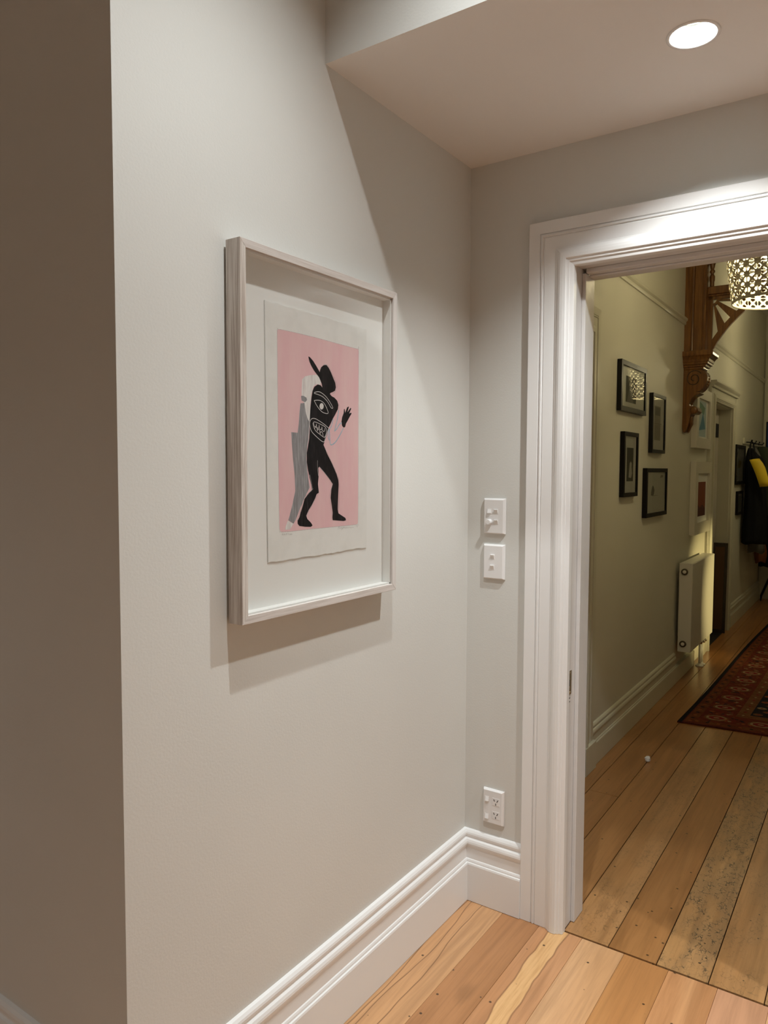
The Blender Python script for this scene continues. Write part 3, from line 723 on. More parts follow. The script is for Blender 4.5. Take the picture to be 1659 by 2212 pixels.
layer('face_line', [], WHITELINE, 'ink_white', 0.01966, 0.0013)
layer('pencil_inscription', [], PENCIL, 'pencil', 0.01960, 0.0006, 'faint pencil title and signature', True)

# ------------------------------------------------------------------ switches and socket on the back wall
def plate(t, x0, x1, z0, z1, th=0.0105, bv=0.0065):
    mb = MB()
    o = [(x0, z0), (x1, z0), (x1, z1), (x0, z1)]
    i = [(x0 + bv * 0.5, z0 + bv * 0.5), (x1 - bv, z0 + bv * 0.5), (x1 - bv, z1 - bv * 0.7), (x0 + bv * 0.5, z1 - bv * 0.7)]
    rings = [[(x, 0, z) for x, z in o], [(x, -0.0045, z) for x, z in o], [(x, -th, z) for x, z in i]]
    mb.rings(rings, True, (True, True), smooth=False)
    return t.part('face_plate', mb, 'switch_plastic', bevel=0.0007)
def rocker(t, x, z, th=0.0105, up=True, w=0.0128, h=0.0125):
    """rocker that stands proud at its top (up) or bottom edge"""
    a, b = (0.0052, 0.0008) if up else (0.0008, 0.0052)
    prof = [(-th + 0.001, z - h / 2), (-th - b, z - h / 2), (-th - a, z + h / 2), (-th + 0.001, z + h / 2)]
    rim = t.part('rocker_surround', MB().box(x - w / 2 - 0.0015, x + w / 2 + 0.0015, -th - 0.0006, -th + 0.001, z - h / 2 - 0.0018, z + h / 2 + 0.0018), 'switch_plastic', bevel=0.0003)
    return t.part('rocker', MB().prism(prof, 'x', x - w / 2, x + w / 2), 'switch_plastic', bevel=0.0008)
t = Thing('dimmer_switch', 'white four-gang wall switch with three rockers and a round dimmer knob', 'light switch', (0.0995, 0, 1.231))
plate(t, 0.062, 0.137, 1.231, 1.345)
rocker(t, 0.0830, 1.3035, up=False); rocker(t, 0.1066, 1.3035); rocker(t, 0.1075, 1.2700)
t.part('dimmer_knob', MB().lathe([(0.0100, -0.0095), (0.0098, -0.014), (0.0090, -0.0235), (0.0080, -0.0250), (0.0055, -0.0243)], (0.0845, 0, 1.2690), 'y', 28), 'switch_plastic')
t = Thing('double_switch', 'white two-gang wall switch with two centred rockers', 'light switch', (0.0995, 0, 1.085))
plate(t, 0.0625, 0.1368, 1.085, 1.197)
rocker(t, 0.0960, 1.1575); rocker(t, 0.0955, 1.1235)
t = Thing('power_socket', 'white double power socket just above the skirting beside the door casing', 'power outlet', (0.108, 0, 0.277))
plate(t, 0.071, 0.1455, 0.277, 0.392)
for z in (0.3585, 0.3000):
    rocker(t, 0.0868, z, up=False, w=0.0115, h=0.014)
for z in (0.3540, 0.3095):
    c = t.part('socket_face', MB().box(0.1055, 0.1315, -0.0112, -0.0095, z - 0.0125, z + 0.0125), 'switch_plastic', bevel=0.0005)
    for dx, dz, an, L in ((-0.0058, 0.0050, radians(-30), 0.0068), (0.0058, 0.0040, radians(30), 0.0088), (0.0, -0.0075, 0, 0.0072)):
        mb = MB().box(-0.0011, 0.0011, -0.0116, -0.0105, -L / 2, L / 2)
        mb.xform(Matrix.Translation((0.1185 + dx, 0, z + dz)) @ Matrix.Rotation(an, 4, 'Y'))
        t.part('pin_slot', mb, 'slot_black', parent=c)

# ================================================================== the hall beyond the doorway (hall coordinates)
HX, HR, HE, HC = -0.012, 1.45, 7.1, 3.15
A0, A1, AH = 0.33, 1.165, 2.045         # first side door opening
B0, B1, BH = 4.155, 5.035, 1.99         # second side door opening
TH = 0.14
mb = MB()
mb.box(HX - TH, HX, 0.003, A0, -0.02, HC + 0.1).box(HX - TH, HX, A1, B0, -0.02, HC + 0.1).box(HX - TH, HX, B1, HE + 0.1, -0.02, HC + 0.1)
mb.box(HX - TH, HX, A0, A1, AH, HC + 0.1).box(HX - TH, HX, B0, B1, BH, HC + 0.1)
solo('wall_hall_left', mb, 'hall_paint', 'cream hall wall hung with small framed pictures', 'wall', hall=True, kind='structure')
S0, S1, SH = 3.72, 4.30, 2.02            # added narrow doorway opposite the radiator, sized to bound the added lamp's light
solo('wall_hall_right', MB().box(HR, HR + 0.12, 0.13, S0, -0.02, HC + 0.1).box(HR, HR + 0.12, S1, HE + 0.1, -0.02, HC + 0.1).box(HR, HR + 0.12, S0, S1, SH, HC + 0.1), 'hall_paint', 'cream right wall of the hall', 'wall', hall=True, kind='structure')
solo('wall_hall_end', MB().box(HX, HR, HE, HE + 0.1, -0.02, HC + 0.1), 'hall_paint', 'cream end wall of the hall', 'wall', hall=True, kind='structure')
solo('ceiling_hall', MB().box(HX - TH, HR + 0.12, 0.135, HE + 0.1, HC, HC + 0.05), 'ceiling_paint', 'pale ceiling of the hall', 'ceiling', hall=True, kind='structure')


# added unseen side room behind that doorway, holding the added lamp
solo('wall_side_room', MB().box(HR + 0.12, 3.3, 2.9, 3.0, -0.02, 2.6).box(HR + 0.12, 3.3, 5.1, 5.2, -0.02, 2.6).box(3.3, 3.4, 2.9, 5.2, -0.02, 2.6), 'hall_paint', 'cream walls of the added side room', 'wall', hall=True, kind='structure')
solo('ceiling_side_room', MB().box(HR + 0.12, 3.4, 2.9, 5.2, 2.6, 2.65), 'ceiling_paint', 'pale ceiling of the added side room', 'ceiling', hall=True, kind='structure')
solo('floor_side_room', MB().box(HR, 3.4, 2.9, 5.2, -0.022, 0.0), 'hall_board_plain', 'timber floor of the added side room', 'floor', hall=True, kind='structure')
D5 = Thing('door_5', 'cream casing of the added narrow doorway opposite the radiator', None, (HR, (S0 + S1) / 2, 0), hall=True, kind='structure')
for a, b, c, d in ((S0 - 0.10, S0, 0.001, SH + 0.10), (S1, S1 + 0.10, 0.001, SH + 0.10), (S0, S1, SH, SH + 0.10)):
    D5.part('casing', MB().box(HR - 0.022, HR, a, b, c, d), 'hall_trim_paint', bevel=0.004)
t = Thing('added_spot_lamp', 'added unseen black floor-standing spot lamp aimed through the added side doorway', 'added floor lamp', (2.75, 4.06, 0), hall=True)  # added unseen lamp that throws the yellow patch on the radiator
t.part('base', MB().lathe([(0.13, 0.001), (0.13, 0.012), (0.02, 0.022)], (2.80, 4.06, 0), 'z', 28), 'black_frame_matt')
t.part('pole', MB().tube([(2.80, 4.06, 0.02), (2.80, 4.06, 0.86)], 0.010, 10), 'black_frame_matt')
aim = (Vector((0.0, 3.93, 0.50)) - Vector((2.74, 4.06, 0.88))).normalized()
hd = MB().lathe([(0.022, 0.08), (0.040, 0.06), (0.055, 0.0), (0.058, -0.06), (0.056, -0.06), (0.050, 0.0), (0.030, 0.04)], (0, 0, 0), 'z', 24, (True, True))
hd.xform(Matrix.Translation((2.74, 4.06, 0.88)) @ (-aim).to_track_quat('Z', 'Y').to_matrix().to_4x4())
t.part('lamp_head', hd, 'black_frame_matt')
ld = bpy.data.lights.new('added_spot_bulb', 'SPOT')
ld.energy = P_ADDED_SPOT; ld.color = C_ADDED_SPOT; ld.spot_size = radians(27); ld.spot_blend = 0.85; ld.shadow_soft_size = 0.045
lo = bpy.data.objects.new('lamp', ld); COL.objects.link(lo); lo.parent = t.e
lo.location = Vector((2.74, 4.06, 0.88)) + aim * 0.062 - Vector((2.75, 4.06, 0)); lo.rotation_euler = (-aim).to_track_quat('Z', 'Y').to_euler()

# skirtings: path runs +y with the hall on its right
HSK = scaled(SK, 0.86)
LOW = [(0, 0), (0.025, 0), (0.025, 0.105), (0.022, 0.109), (0, 0.109)]
def hall_skirt(ya, yb, prof, nm, lab):
    mb = MB()
    sweep(mb, [(t, z + 0.0015) for t, z in prof], [(HX, ya), (HX, yb)])
    solo(nm, mb, 'hall_trim_paint', lab, 'skirting', hall=True, kind='structure')
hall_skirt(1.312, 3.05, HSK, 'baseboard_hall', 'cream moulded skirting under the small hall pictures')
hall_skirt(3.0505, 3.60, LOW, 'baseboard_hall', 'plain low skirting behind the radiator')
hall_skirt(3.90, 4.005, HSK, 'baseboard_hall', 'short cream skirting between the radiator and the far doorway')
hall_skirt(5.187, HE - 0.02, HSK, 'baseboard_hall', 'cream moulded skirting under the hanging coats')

# picture rail
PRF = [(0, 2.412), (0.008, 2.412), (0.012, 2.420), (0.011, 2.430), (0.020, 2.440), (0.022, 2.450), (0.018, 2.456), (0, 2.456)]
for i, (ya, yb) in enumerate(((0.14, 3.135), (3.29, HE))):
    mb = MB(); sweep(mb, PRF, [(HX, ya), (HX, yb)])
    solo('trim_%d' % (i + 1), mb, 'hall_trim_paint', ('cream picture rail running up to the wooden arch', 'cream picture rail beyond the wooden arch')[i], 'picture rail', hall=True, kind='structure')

# side doors in the left wall
def hall_door(nm, y0, y1, h, lab, width=0.146, plinth=True):
    t = Thing(nm, lab, None, (HX, (y0 + y1) / 2, 0), hall=True, kind='structure')
    o0, o1, oz = y0 - width + 0.003, y1 + width - 0.003, h + width - 0.003
    k = width / 0.144
    S = lambda y, z, u, tt: (HX + tt, y, z)
    L = [[(HX + tt, o0 + u * k, 0.001) for u, tt in CAS], [(HX + tt, o0 + u * k, oz - u * k) for u, tt in CAS]]
    R = [[(HX + tt, o1 - u * k, 0.001) for u, tt in CAS], [(HX + tt, o1 - u * k, oz - u * k) for u, tt in CAS]]
    H = [[(HX + tt, o0 + u * k, oz - u * k) for u, tt in CAS], [(HX + tt, o1 - u * k, oz - u * k) for u, tt in CAS]]
    for r in (L, R, H):
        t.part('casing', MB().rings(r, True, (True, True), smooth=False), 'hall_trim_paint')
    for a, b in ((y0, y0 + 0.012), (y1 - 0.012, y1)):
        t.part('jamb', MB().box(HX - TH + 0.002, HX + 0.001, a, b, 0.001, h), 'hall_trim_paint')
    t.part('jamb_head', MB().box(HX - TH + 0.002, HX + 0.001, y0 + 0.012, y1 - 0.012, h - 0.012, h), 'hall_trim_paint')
    leaf = t.part('door_leaf', MB().box(HX - TH + 0.006, HX - TH + 0.042, y0 + 0.014, y1 - 0.014, 0.008, h - 0.014), 'door_leaf_paint')
    for a, b in ((0.12, 0.85), (1.0, 1.82)):
        ym = (y0 + y1) / 2
        for ya, yb in ((y0 + 0.12, ym - 0.05), (ym + 0.05, y1 - 0.12)):
            t.part('door_panel', MB().box(HX - TH + 0.040, HX - TH + 0.048, ya, yb, a, b), 'door_leaf_paint', parent=leaf, bevel=0.003)
    if plinth:
        for ya in (o0 - 0.003, o1 - width + 0.005):
            t.part('plinth_block', MB().box(HX, HX + 0.036, ya, ya + width + 0.001, 0.001, 0.135), 'hall_trim_paint', bevel=0.002)
    return t
hall_door('door_2', A0, A1, AH, 'cream panelled side door by the room doorway')
t = hall_door('door_3', B0, B1, BH, 'cream side door casing beyond the radiator', 0.150, False)
# the far doorway has an extra cornice over its head
cz = BH + 0.147
t.part('head_cornice', MB().prism([(HX, cz - 0.05), (HX + 0.036, cz - 0.05), (HX + 0.038, cz - 0.035), (HX + 0.050, cz - 0.022), (HX + 0.056, cz - 0.012), (HX + 0.056, cz), (HX, cz)][0:7], 'y', B0 - 0.150, B1 + 0.150), 'hall_trim_paint')
t.part('hook_plate', MB().box(HX - TH + 0.042, HX - TH + 0.062, 4.70, 4.92, 1.73, 1.85), 'blind_black', bevel=0.002)

# framed board leaning in the far doorway
t = Thing('leaning_board', 'dark framed brown board leaning in the far doorway beyond the radiator', 'board', (HX - 0.04, 4.93, 0), hall=True)
sl = Matrix.Translation((0, 4.90, 0)) @ Matrix.Rotation(radians(-3.0), 4, 'X') @ Matrix.Translation((0, -4.90, 0))
t.part('panel', MB().box(-0.098, -0.012, 4.900, 4.912, 0.02, 0.775).xform(sl), 'brown_board')
t.part('frame_stile', MB().box(-0.014, 0.008, 4.895, 4.917, 0.0, 0.80).xform(sl), 'dark_wood', bevel=0.002)
t.part('frame_stile', MB().box(-0.106, -0.092, 4.895, 4.917, 0.0, 0.80).xform(sl), 'dark_wood', bevel=0.002)
t.part('frame_rail', MB().box(-0.092, -0.014, 4.895, 4.917, 0.765, 0.80).xform(sl), 'dark_wood', bevel=0.002)
t.part('frame_rail', MB().box(-0.092, -0.014, 4.895, 4.917, 0.0, 0.03).xform(sl), 'dark_wood', bevel=0.002)

# front door at the end of the hall
t = Thing('door_4', 'cream framed front door with dark blue night glass at the end of the hall', None, (0.6, HE, 0), hall=True, kind='structure')
t.part('side_casing', MB().box(0.0, 0.026, HE - 0.03, HE, 0.001, 2.75), 'hall_trim_paint', bevel=0.003)
t.part('head_casing', MB().box(0.0, 1.30, HE - 0.03, HE, 2.75, 2.87), 'hall_trim_paint', bevel=0.003)
t.part('side_casing', MB().box(1.2, 1.30, HE - 0.03, HE, 0.001, 2.75), 'hall_trim_paint', bevel=0.003)
t.part('mullion', MB().box(0.32, 0.39, HE - 0.03, HE, 0.001, 2.75), 'hall_trim_paint', bevel=0.003)
t.part('side_panel', MB().box(0.026, 0.32, HE - 0.015, HE, 0.001, 1.66), 'hall_trim_paint')
pn = t.part('side_light', MB().box(0.026, 0.32, HE - 0.012, HE, 1.68, 1.975), 'night_glass')
t.part('side_light_frame', MB().box(0.026, 0.034, HE - 0.02, HE - 0.012, 1.66, 1.985).box(0.026, 0.32, HE - 0.02, HE - 0.012, 1.66, 1.68).box(0.026, 0.32, HE - 0.02, HE - 0.012, 1.975, 1.985), 'blind_black', parent=pn)
t.part('transom', MB().box(0.026, 1.2, HE - 0.02, HE, 1.985, 2.75), 'hall_trim_paint')
lf = t.part('door_leaf', MB().box(0.39, 1.2, HE - 0.02, HE, 0.005, 1.985), 'door_leaf_paint', bevel=0.003)
t.part('door_glass', MB().box(0.52, 1.07, HE - 0.024, HE - 0.019, 1.1, 1.85), 'night_glass', parent=lf)

# ------------------------------------------------------------------ timber arch across the hall
YB = 3.12          # face towards the room
YD = 0.155         # depth of the posts
AR = Thing('hall_arch', 'carved brown timber arch with fretwork and scroll corbels across the hall', 'arch', (0.72, YB + YD / 2, 1.70), hall=True)
MID = (HX + HR) / 2
def mirror(mb): return mb.xform(Matrix.Translation((2 * MID, 0, 0)) @ Matrix.Scale(-1, 4, (1, 0, 0)))
def both(name, fn, mats, bevel=0, label=None, parent=None, parents=None, kind=None):
    out = []
    for k in (0, 1):
        mb = fn()
        if k: mirror(mb)
        out.append(AR.part(name, mb, mats, bevel=bevel, label=label, parent=(parents[k] if parents else None), kind=kind))
    return out
def post():
    # stepped, fluted pilaster
    mb = MB()
    pl = [(HX, YB), (0.026, YB), (0.028, YB + 0.006), (0.034, YB + 0.006), (0.036, YB), (0.044, YB + 0.002), (0.050, YB - 0.004), (0.098, YB - 0.004), (0.100, YB + 0.003), (0.106, YB + 0.003), (0.108, YB - 0.001),
          (0.119, YB - 0.001), (0.121, YB + 0.002), (0.121, YB + YD), (HX, YB + YD)]
    return mb.prism(pl, 'z', 2.232, 2.84)
posts = both('post', post, 'arch_wood')
def cap():
    # moulded capital: (projection, z) rings around three sides
    mb = MB()
    pr = [(0.000, 2.112), (0.006, 2.118), (0.006, 2.127), (0.018, 2.130), (0.020, 2.140), (0.022, 2.143), (0.030, 2.146), (0.032, 2.157), (0.036, 2.160), (0.040, 2.176), (0.050, 2.192), (0.060, 2.200), (0.062, 2.214), (0.062, 2.226), (0.058, 2.232)]
    rings = []
    for p, z in pr:
        q = p - 0.012
        rings.append([(HX, YB - q * 0.85, z), (0.121 + q * 1.15, YB - q * 0.85, z), (0.121 + q * 1.15, YB + YD + q * 0.35, z), (HX, YB + YD + q * 0.35, z)])
    return mb.rings(rings, True, (True, True), smooth=False)
both('capital', cap, 'arch_wood', label='stepped moulded capital')
CW = 0.125
cy0 = YB + (YD - CW) / 2 - 0.01
SC = [(HX, 2.112), (0.088, 2.112), (0.108, 2.107), (0.124, 2.096), (0.135, 2.080), (0.140, 2.060), (0.138, 2.036), (0.130, 2.012), (0.118, 1.990), (0.105, 1.975), (0.092, 1.967), (0.076, 1.966), (0.094, 1.962), (0.099, 1.955),
      (0.086, 1.948), (0.064, 1.940), (0.047, 1.925), (0.037, 1.904), (0.031, 1.884), (0.034, 1.872), (0.050, 1.870), (0.066, 1.868), (0.078, 1.862), (0.086, 1.850), (0.087, 1.836), (0.080, 1.824), (0.069, 1.818), (0.056, 1.818), (0.044, 1.819), (0.038, 1.806), (0.036, 1.784),
      (0.028, 1.752), (0.019, 1.722), (0.010, 1.700), (0.003, 1.693), (-0.005, 1.698), (-0.009, 1.715), (HX, 1.74)]
corb = both('corbel', lambda: MB().prism(SC, 'y', cy0, cy0 + CW), 'arch_wood', bevel=0.003, label='scroll corbel with a leaf tip')
def spiral():
    pts = []
    for k in range(44):
        a = 0.6 + k / 43 * 4.3 * pi / 2 * 1.55
        r = 0.056 * (1 - k / 43 * 0.80)
        pts.append((0.066 + r * cos(a) * 0.95 - 0.010, cy0 - 0.0005, 2.052 + r * sin(a) * 1.02))
    return MB().tube(pts, 0.0026, 6)
def small_spiral():
    pts = [(0.066 + 0.014 * cos(k / 20 * 2 * pi), cy0 - 0.0005, 1.842 + 0.014 * sin(k / 20 * 2 * pi)) for k in range(21)]
    return MB().tube(pts, 0.0024, 6)
both('scroll_line', spiral, 'dark_wood', parents=corb)
both('boss_line', small_spiral, 'dark_wood', parents=corb)
def boss():
    return MB().lathe([(0.024, 0), (0.024, 0.004), (0.018, 0.008), (0.006, 0.010)], (0.060, cy0, 1.842), 'y', 20).xform(Matrix.Translation((0, cy0, 0)) @ Matrix.Scale(-1, 4, (0, 1, 0)) @ Matrix.Translation((0, -cy0, 0)))
both('scroll_boss', boss, 'arch_wood', parents=corb)
def beads():
    mb = MB()
    for k in range(9):
        a = radians(62 - k * 15)
        c = (0.076 + 0.062 * cos(a), cy0 + CW / 2, 2.048 + 0.064 * sin(a))
        mb.lathe([(0.001, -0.009), (0.006, -0.006), (0.009, 0), (0.006, 0.006), (0.001, 0.009)], c, 'z', 8)
    for k in range(7):
        z = 1.93 - k * 0.009
        mb.lathe([(0.001, -0.006), (0.006, 0), (0.001, 0.006)], (0.053 - k * 0.0036, cy0 + CW / 2, z), 'z', 8)
    return mb
both('bead_row', beads, 'arch_wood', parents=corb, kind='stuff')
def leaf():
    mb = MB()
    for k in range(5):
        f = k / 4
        mb.tube([(0.046 - 0.004 * k, cy0 + 0.012 + f * (CW - 0.024), 1.80), (0.034, cy0 + CW / 2 + (f - 0.5) * CW * 0.55, 1.755), (0.014, cy0 + CW / 2 + (f - 0.5) * 0.02, 1.70)], [0.007, 0.006, 0.003], 6)
    return mb
both('leaf_carving', leaf, 'arch_wood', parents=corb)
# fretwork spandrel in the middle of the post depth
FY0, FY1 = YB + 0.060, YB + 0.088
kf = (FY0 + 2.17) / (YB + 2.17)
def fx(x, z): return (1.130 - (1.130 - x) * kf, 1.434 + (z - 1.434) * kf)
def fpx(a, b):
    """fretwork drawing: drawing units to metres in the fret plane"""
    return fx(0.124 + (a - 340) * 0.000556, 2.593 - (b - 590) * 0.000606)
def fret_frame():
    mb = MB()
    st = [fpx(330, 600), fpx(408, 600), fpx(404, 1180), fpx(330, 1200)]
    mb.prism(st, 'y', FY0, FY1)
    x0, zt = fpx(340, 590); _, zb = fpx(340, 648)
    mb.box(x0, MID, FY0, FY1, zb, zt)
    return mb
ff = both('fret_frame', fret_frame, 'arch_wood', bevel=0.0015)
def fret_arc():
    outer = [(404, 1180), (430, 1165), (470, 1095), (515, 1035), (560, 980), (625, 910), (700, 842), (770, 785), (830, 738), (900, 695), (990, 660), (1010, 648)]
    inner = [(880, 648), (800, 690), (730, 745), (665, 790), (598, 852), (540, 910), (468, 990), (404, 1075)]
    return MB().prism([fpx(*p) for p in outer + inner], 'y', FY0, FY1)
both('fret_arc', fret_arc, 'arch_wood', parents=ff, bevel=0.0015)
for pts in ([(414, 700), (432, 708), (540, 912), (468, 992)], [(446, 692), (466, 668), (667, 792), (598, 854)], [(462, 648), (470, 664), (800, 700), (830, 682), (600, 660)]):
    both('fret_ray', lambda: MB().prism([fpx(*p) for p in pts], 'y', FY0, FY1), 'arch_wood', parents=ff, bevel=0.001)
def hub():
    o = [(404 + 66 * cos(radians(a)), 645 + 66 * sin(radians(a))) for a in range(0, 91, 10)]
    i = [(404 + 44 * cos(radians(a)), 645 + 44 * sin(radians(a))) for a in range(90, -1, -10)]
    return MB().prism([fpx(*p) for p in o + i], 'y', FY0, FY1)
both('fret_hub', hub, 'arch_wood', parents=ff)
AR.part('arch_rail', MB().box(0.121, HR - 0.133, FY0 - 0.022, FY1 + 0.022, 2.604, 2.655), 'arch_wood', bevel=0.004)
AR.part('arch_rail_bead', MB().box(0.121, HR - 0.133, FY0 - 0.012, FY1 + 0.012, 2.592, 2.604), 'arch_wood', bevel=0.003)
AR.part('top_beam', MB().box(HX, HR, YB, YB + YD, 2.84, 2.98), 'arch_wood', bevel=0.004)
sp_prof = [(0.012, 2.655), (0.014, 2.665), (0.014, 2.690), (0.017, 2.700), (0.018, 2.725), (0.011, 2.738), (0.009, 2.745), (0.017, 2.755), (0.017, 2.762), (0.010, 2.772), (0.014, 2.785), (0.016, 2.80), (0.022, 2.815), (0.022, 2.84)]
for k in range(9):
    xk = 0.140 + k * (HR - 0.152 - 0.140) / 8
    AR.part('spindle', MB().lathe([(r, z) for r, z in sp_prof], (xk, (FY0 + FY1) / 2, 0), 'z', 14), 'arch_wood')

# ------------------------------------------------------------------ perforated pendant lamps
def make_shade(cx, cy, zb, r0=0.183, slope=0.13, h=0.35, N=24, M=7, th=0.003):
    mb = MB()
    def S(u, v, off):
        """cell coordinates -> shade surface; the wall swells a little in every row"""
        z = zb + 0.010 + v / M * (h - 0.020)
        r = r0 + slope * (z - zb) + 0.0035 * abs(sin(pi * v)) + off
        a = 2 * pi * u / N
        return (cx + r * cos(a), cy + r * sin(a), z)
    def tri_loop(A, B, C, n):
        out = []
        for P, Q in ((A, B), (B, C), (C, A)):
            for k in range(n):
                f = k / n
                out.append((P[0] + (Q[0] - P[0]) * f, P[1] + (Q[1] - P[1]) * f))
        return out
    tri = []
    for A, B in (((0, 0), (1, 0)), ((1, 0), (1, 1)), ((1, 1), (0, 1)), ((0, 1), (0, 0))):
        C = (0.5, 0.5)
        n = 4
        outer = tri_loop(A, B, C, n)
        g = (0.36 * (A[0] + B[0]) + 0.28 * C[0], 0.36 * (A[1] + B[1]) + 0.28 * C[1])
        inner = []
        for k, p in enumerate(outer):
            # distance to the three corners rounds the opening
            q = (g[0] + (p[0] - g[0]) * 0.80, g[1] + (p[1] - g[1]) * 0.80)
            d = min(math.dist(p, A), math.dist(p, B))
            kk = 0.81 if d > 0.36 else 0.45 + 0.36 * (d / 0.36)
            if math.dist(p, C) < 0.2: kk = 0.60
            inner.append((g[0] + (p[0] - g[0]) * kk, g[1] + (p[1] - g[1]) * kk))
        tri.append((outer, inner))
    for i in range(N):
        for jv in range(M):
            for outer, inner in tri:
                n = len(outer)
                vo = [S(i + u, jv + v, 0) for u, v in outer]; vi = [S(i + u, jv + v, 0) for u, v in inner]
                wo = [S(i + u, jv + v, -th) for u, v in outer]; wi = [S(i + u, jv + v, -th) for u, v in inner]
                fs = []
                for k in range(n):
                    q = (k + 1) % n
                    fs += [(k, q, n + q, n + k), (n + k, n + q, 3 * n + q, 3 * n + k), (2 * n + q, 2 * n + k, 3 * n + k, 3 * n + q)]
                mb.add(vo + vi + wo + wi, fs)
    for za, zc in ((zb, zb + 0.010), (zb + h - 0.010, zb + h)):
        ra, rb = r0 + slope * (za - zb), r0 + slope * (zc - zb)
        mb.lathe([(ra - th, za), (ra + 0.0005, za), (rb + 0.0005, zc), (rb - th, zc), (ra - th, za)], (cx, cy, 0), 'z', 72, (False, False))
    return mb
def pendant(cx, cy, zb, label):
    t = Thing('pendant_lamp', label, 'pendant lamp', (cx, cy, zb), hall=True, group='perforated pendant lamps in the hall')
    t.part('lamp_shade', make_shade(cx, cy, zb), 'shade_white', label='perforated drum shade')
    zc = zb + 0.22
    t.part('bulb', MB().lathe([(0.002, -0.050), (0.022, -0.046), (0.040, -0.028), (0.046, 0.0), (0.040, 0.028), (0.024, 0.048), (0.015, 0.065), (0.014, 0.08)], (cx, cy, zc), 'z', 16), 'bulb_glow')
    t.part('lamp_holder', MB().lathe([(0.016, 0.08), (0.021, 0.085), (0.021, 0.125), (0.008, 0.132)], (cx, cy, zc), 'z', 16), 'shade_white')
    sp = MB()
    for k in range(3):
        a = k * 2 * pi / 3 + 0.4
        sp.tube([(cx, cy, zb + 0.345), (cx + 0.224 * cos(a), cy + 0.224 * sin(a), zb + 0.345)], 0.0025, 6)
    t.part('shade_carrier', sp, 'chrome')
    t.part('cable', MB().tube([(cx, cy, zc + 0.13), (cx, cy, HC - 0.03)], 0.0035, 8), 'shade_white')
    t.part('ceiling_rose', MB().lathe([(0.055, HC - zb), (0.055, HC - zb - 0.012), (0.03, HC - zb - 0.032), (0.006, HC - zb - 0.036)], (cx, cy, zb), 'z', 24), 'shade_white')
    return t
pendant(0.682, 1.75, 2.225, 'lit white perforated drum pendant hanging just inside the doorway')
pendant(0.700, 4.98, 2.110, 'lit white perforated drum pendant beyond the timber arch')

# ------------------------------------------------------------------ radiator
t = Thing('radiator', 'white flat panel radiator on the hall wall beside the far doorway', 'radiator', (0.05, 3.44, 0), hall=True)
ra, rb, za, zb_ = 3.052, 3.815, 0.216, 0.815
t.part('front_panel', MB().box(0.083, 0.095, ra, rb, za, zb_), 'radiator_enamel', bevel=0.004)
t.part('back_panel', MB().box(0.014, 0.026, ra + 0.02, rb - 0.02, za + 0.01, zb_ - 0.01), 'radiator_enamel', bevel=0.003)
fin = MB()
for k in range(24):
    yk = ra + 0.03 + k * (rb - ra - 0.06) / 23
    fin.box(0.026, 0.083, yk - 0.001, yk + 0.001, za + 0.03, zb_ - 0.03)
t.part('convector_fins', fin, 'radiator_enamel', kind='stuff')
t.part('top_grille', MB().box(0.014, 0.089, ra + 0.004, rb - 0.004, zb_ - 0.006, zb_ + 0.002), 'radiator_enamel', bevel=0.002)
for a, b in ((ra - 0.004, ra), (rb, rb + 0.004)):
    t.part('side_panel', MB().box(0.012, 0.094, a, b, za, zb_ + 0.001), 'radiator_enamel', bevel=0.0015)
for z in (zb_ - 0.055, za + 0.055):
    pl = t.part('end_plug', MB().lathe([(0.022, 0.0), (0.022, -0.006), (0.017, -0.009), (0.010, -0.008)], (0.046, ra - 0.004, z), 'y', 20), 'dark_brass')
    t.part('plug_core', MB().lathe([(0.012, -0.006), (0.012, -0.011), (0.008, -0.012)], (0.046, ra - 0.004, z), 'y', 16), 'radiator_enamel', parent=pl)
t.part('wall_bracket', MB().box(HX, 0.014, 3.15, 3.19, 0.30, 0.74), 'radiator_enamel')
t.part('wall_bracket', MB().box(HX, 0.014, 3.67, 3.71, 0.30, 0.74), 'radiator_enamel')
for yk in (3.60, 3.66):
    v_ = t.part('valve', MB().lathe([(0.014, 0.165), (0.016, 0.175), (0.016, 0.200), (0.011, 0.205), (0.011, 0.222)], (0.052, yk, 0), 'z', 14), 'chrome')
    t.part('valve_cap', MB().lathe([(0.010, 0.0), (0.011, 0.016), (0.008, 0.024), (0.003, 0.026)], (0.060, yk, 0.186), 'x', 12), 'chrome', parent=v_)
    t.part('pipe', MB().tube([(0.052, yk, 0.0), (0.052, yk, 0.17)], 0.011, 10), 'pipe_white')
    t.part('floor_collar', MB().lathe([(0.030, 0.001), (0.028, 0.006), (0.014, 0.012), (0.012, 0.020)], (0.052, yk, 0), 'z', 16), 'pipe_white')

